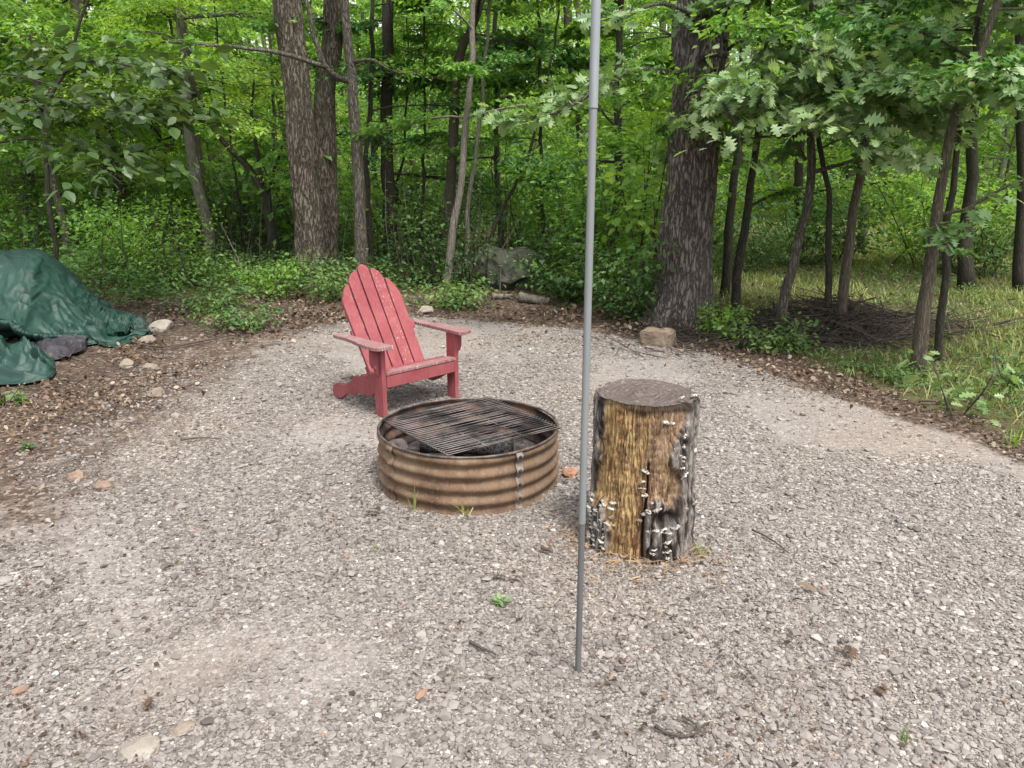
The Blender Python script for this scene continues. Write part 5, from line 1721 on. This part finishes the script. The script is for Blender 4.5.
rock('stone', 'rust orange stone between the fire ring and the log stump', 'stone', 570, 476, (0.048, 0.038, 0.032), M['rock_rust'], 12, 0.4)
rock('stone', 'round tan stone below the tarpaulin corner, on the leaf litter', 'stone', 150, 372, (0.075, 0.06, 0.05), M['rock_tan'], 13, 0.8)
rock('stone', 'brownish tan stone left of the round tan one, by the plastic sheet', 'stone', 128, 368, (0.06, 0.055, 0.05), M['rock_tan'], 14, 0.2)
rock('stone', 'low tan stone at the edge of the gravel, below the round tan stone', 'stone', 157, 396, (0.065, 0.05, 0.04), M['rock_tan'], 15, 1.3)
rock('stone', 'wide pale stone lying directly below the tarpaulin hem', 'stone', 148, 342, (0.10, 0.06, 0.05), M['rock_tan'], 25, 1.3)
rock('stone', 'reddish brown stone on the dark soil at the left of the gravel, taller of two', 'stone', 76, 479, (0.052, 0.04, 0.034), M['rock_brown'], 16, 0.5)
rock('stone', 'dark brown flat stone on the gravel, right of the reddish brown one', 'stone', 105, 488, (0.060, 0.036, 0.026), M['rock_brown'], 17, 0.2)
rock('flat_stone', 'broad pale flat stone sunk in the gravel at the bottom left', 'stone', 142, 750, (0.055, 0.046, 0.016), M['rock_pale'], 18, 0.4, rough=0.2, sink=0.3)
rock('flat_stone', 'smaller buff flat stone just right of the broad pale one at the bottom left', 'stone', 182, 731, (0.038, 0.026, 0.014), M['rock_tan'], 19, 0.8, rough=0.2, sink=0.3)
rock('stone', 'little tan stone on the gravel left of the chair', 'stone', 348, 378, (0.045, 0.035, 0.028), M['rock_tan'], 20, 0.3)
rock('stone', 'pale stone by the litter edge right behind the chair arm', 'stone', 425, 313, (0.10, 0.07, 0.055), M['rock_pale'], 21, 0.6)
rock('boulder', 'grey mossy boulder in the shade of the woods behind the fire ring', 'boulder', 512, 290, (0.50, 0.34, 0.34), M['moss_rock'], 22, 0.2, pos=(on_ground(512, 290)[0], on_ground(512, 290)[1] + 0.35, ground_z(0, 10)), rough=1.0, sq=0.1, sink=0.15)


def fallen(label, p0, p1, r0, mat, name='fallen_log', cat='log', seed=0):
    p0, p1 = np.array(p0, float), np.array(p1, float)
    m = MB()
    f = np.linspace(0, 1, 12)
    pth = p0 + (p1 - p0) * f[:, None]
    pth[:, 2] += 0.15 * r0 * np.sin(f * 5 + seed)
    m.tube(pth - p0, r0 * (1.0 - 0.25 * f) * (1 + 0.08 * np.sin(f * 11 + seed)), 12, wob=0.15, seed=seed)
    o = m.build(name, mat)
    o.location = p0
    tag(o, label, cat)
    return o


def gp3(px, py, z):
    p = on_ground(px, py)
    return (p[0], p[1], ground_z(p[0], p[1]) + z)


fallen('short pale log with a broken end, lying on the leaf litter before the grey boulder', gp3(520, 304, 0.05), gp3(549, 306, 0.05), 0.055, M['bark_pale'], seed=1)
fallen('slim weathered branch piece left of the short pale log on the litter', gp3(492, 301, 0.04), gp3(512, 300, 0.03), 0.035, M['bark_pale'], seed=2)
fallen('dark fallen trunk lying deep in the left woods above the bushes', gp3(165, 266, 0.22), gp3(232, 262, 0.25), 0.075, M['bark_dark'], seed=3)
fallen('dark rotting log beside the left end of the grey boulder', gp3(452, 284, 0.12), gp3(490, 276, 0.30), 0.12, M['bark_brown'], seed=4)

# brush pile
q = np.random.default_rng(44)
bc = np.array([2.95, 7.35])
bz = ground_z(*bc)
m = MB()
for k in range(1500):
    a, rd = q.uniform(0, 2 * PI), q.uniform(0, 1) ** 0.6
    lob = 1 + 0.30 * math.sin(a * 2 + 0.7) + 0.18 * math.sin(a * 5 + 2)
    if k % 9 == 0:
        rd *= 1.35
    x, y = rd * 1.3 * lob * math.cos(a), rd * 0.9 * lob * math.sin(a)
    top_ = max(0.0, 0.30 * (1 - rd ** 2)) * (0.7 + 0.5 * math.sin(x * 4 + 1) * math.cos(y * 5))
    z = q.uniform(0.0, 1) * top_ + 0.01
    az, L = q.uniform(0, 2 * PI), q.uniform(0.2, 0.9)
    pt = q.normal(0.08, 0.28)
    d = np.array([math.cos(az) * math.cos(pt), math.sin(az) * math.cos(pt), math.sin(pt)])
    p = np.array([x, y, z])
    w_ = q.uniform(0.002, 0.007)
    bend = q.normal(0, 0.05, 3) * L
    pth = np.array([p - d * L / 2, p + bend, p + d * L / 2])
    pth[:, 2] = np.maximum(pth[:, 2], 0.005)
    m.tube(pth, [w_, w_ * 0.8, w_ * 0.4], 4, cap=False)
o = m.build('brush_pile', M['twig'])
o.location = (bc[0], bc[1], bz)
tag(o, 'low heap of dead twigs between the oak and the leaning brown tree', 'brush pile')

# small things dropped on the stones
def stick(label, pxs, r0, seed, z=0.012):
    pts = np.array([np.array(gp3(a, b, z + r0)) for a, b in pxs])
    m = MB()
    pth, rr = smooth_path(pts - pts[0], np.linspace(r0, r0 * 0.5, len(pts)), 10, 0.002, np.random.default_rng(seed))
    m.tube(pth, rr, 6)
    o = m.build('stick', M['twig'])
    o.location = pts[0]
    tag(o, label, 'stick')


stick('thin dark stick on the gravel to the right of the log stump', [(752, 533), (770, 542), (790, 556)], 0.005, 1)
stick('short dark stick lying on the gravel left of the pole foot', [(470, 645), (482, 651), (496, 657)], 0.007, 2)
stick('curved dark twig on the gravel at the bottom right of the pole', [(655, 732), (672, 741), (690, 742), (705, 730)], 0.006, 3)
stick('twig lying beside the curved dark twig, nearer the right', [(682, 721), (694, 730), (700, 738)], 0.004, 4)
stick('thin twig on the gravel between the tarpaulin and the chair', [(181, 444), (200, 442), (221, 443)], 0.006, 5)
stick('stub of dark stick on the gravel in front of the fire ring', [(541, 552), (547, 554), (553, 556)], 0.010, 6)
stick('crooked twig by the gravel edge below the oak seedling', [(918, 405), (945, 405), (962, 402)], 0.008, 7, 0.02)
stick('thin stick on the dirt between the tarpaulin corner and the little ragged bush', [(135, 345), (165, 350), (210, 343), (235, 338)], 0.010, 8, 0.02)


def dead_leaf(label, px, py, s, seed, tone):
    q = np.random.default_rng(seed)
    m = MB()
    put_leaves(m, OAKLEAF, np.zeros((1, 3)), [q.uniform(0, 6)], [0.25], [0.3], [s], [tone], 1.2)
    put_leaves(m, OAKLEAF, np.zeros((1, 3)) + [0.01, 0, 0.012], [q.uniform(0, 6)], [0.1], [-0.4], [s * 0.8], [tone * 0.8], 1.2)
    o = m.build('dead_leaf', M['litter'], smooth=False)
    o.location = gp3(px, py, 0.016)
    tag(o, label, 'leaf')


dead_leaf('curled brown dead leaf on the gravel left of the pole', 508, 580, 0.06, 1, 0.35)
dead_leaf('reddish dead leaf near the broad pale stone at the bottom left', 145, 714, 0.05, 2, 0.5)
dead_leaf('brown dead leaf alone on the gravel toward the right bottom', 846, 661, 0.05, 3, 0.35)
dead_leaf('small rusty leaf on the gravel right of the stump', 804, 590, 0.04, 4, 0.7)
dead_leaf('torn brown leaf right of the lone one at the bottom right', 876, 692, 0.045, 5, 0.5)
dead_leaf('dark dead leaf on the gravel under the front of the fire ring', 378, 516, 0.06, 6, 0.2)

# ------------------------------------------------------------------ light, air and camera
world = bpy.data.worlds.new('World')
scene.world = world
world.use_nodes = True
wt = world.node_tree
wt.nodes.clear()
sky = wt.nodes.new('ShaderNodeTexSky')
sky.sky_type = 'NISHITA'
sky.sun_disc = False
SUN_EL, SUN_AZ = math.radians(62), math.radians(150)       # azimuth from +Y, clockwise
sky.sun_elevation = SUN_EL
sky.sun_rotation = SUN_AZ
sky.air_density = 1.0
sky.dust_density = 4.0
sky.ozone_density = 1.0
hs = wt.nodes.new('ShaderNodeHueSaturation')               # overcast: the blue is washed out
hs.inputs['Saturation'].default_value = 0.22
bg = wt.nodes.new('ShaderNodeBackground')
bg.inputs['Strength'].default_value = 0.125
wo = wt.nodes.new('ShaderNodeOutputWorld')
wt.links.new(sky.outputs['Color'], hs.inputs['Color'])
wt.links.new(hs.outputs['Color'], bg.inputs['Color'])
wt.links.new(bg.outputs[0], wo.inputs['Surface'])

sl = bpy.data.lights.new('sun', 'SUN')
sl.energy = 1.5
sl.angle = math.radians(10)
sl.color = (1.0, 0.96, 0.90)
so = bpy.data.objects.new('sun', sl)
COL.objects.link(so)
sd = Vector((math.sin(SUN_AZ) * math.cos(SUN_EL), math.cos(SUN_AZ) * math.cos(SUN_EL), math.sin(SUN_EL)))
so.rotation_euler = sd.to_track_quat('Z', 'Y').to_euler()
so.location = (0, 0, 30)

cam = bpy.data.cameras.new('camera')
co = bpy.data.objects.new('camera', cam)
COL.objects.link(co)
co.location = (0, 0, EYE)
co.rotation_euler = (PI / 2 - PITCH, 0, 0)
cam.sensor_width = 36
cam.lens = FPX / 1024 * 36
cam.clip_start = 0.05
cam.clip_end = 400
scene.camera = co

scene.view_settings.view_transform = 'Standard'
scene.view_settings.look = 'None'
scene.view_settings.exposure = 1.5
scene.view_settings.gamma = 1.0
scene.view_settings.use_curve_mapping = False
scene.render.engine = 'CYCLES'
cy = scene.cycles
cy.use_denoising = True
cy.max_bounces = 8
cy.diffuse_bounces = 4
cy.glossy_bounces = 2
cy.transmission_bounces = 4
cy.transparent_max_bounces = 8
cy.caustics_reflective = False
cy.caustics_refractive = False
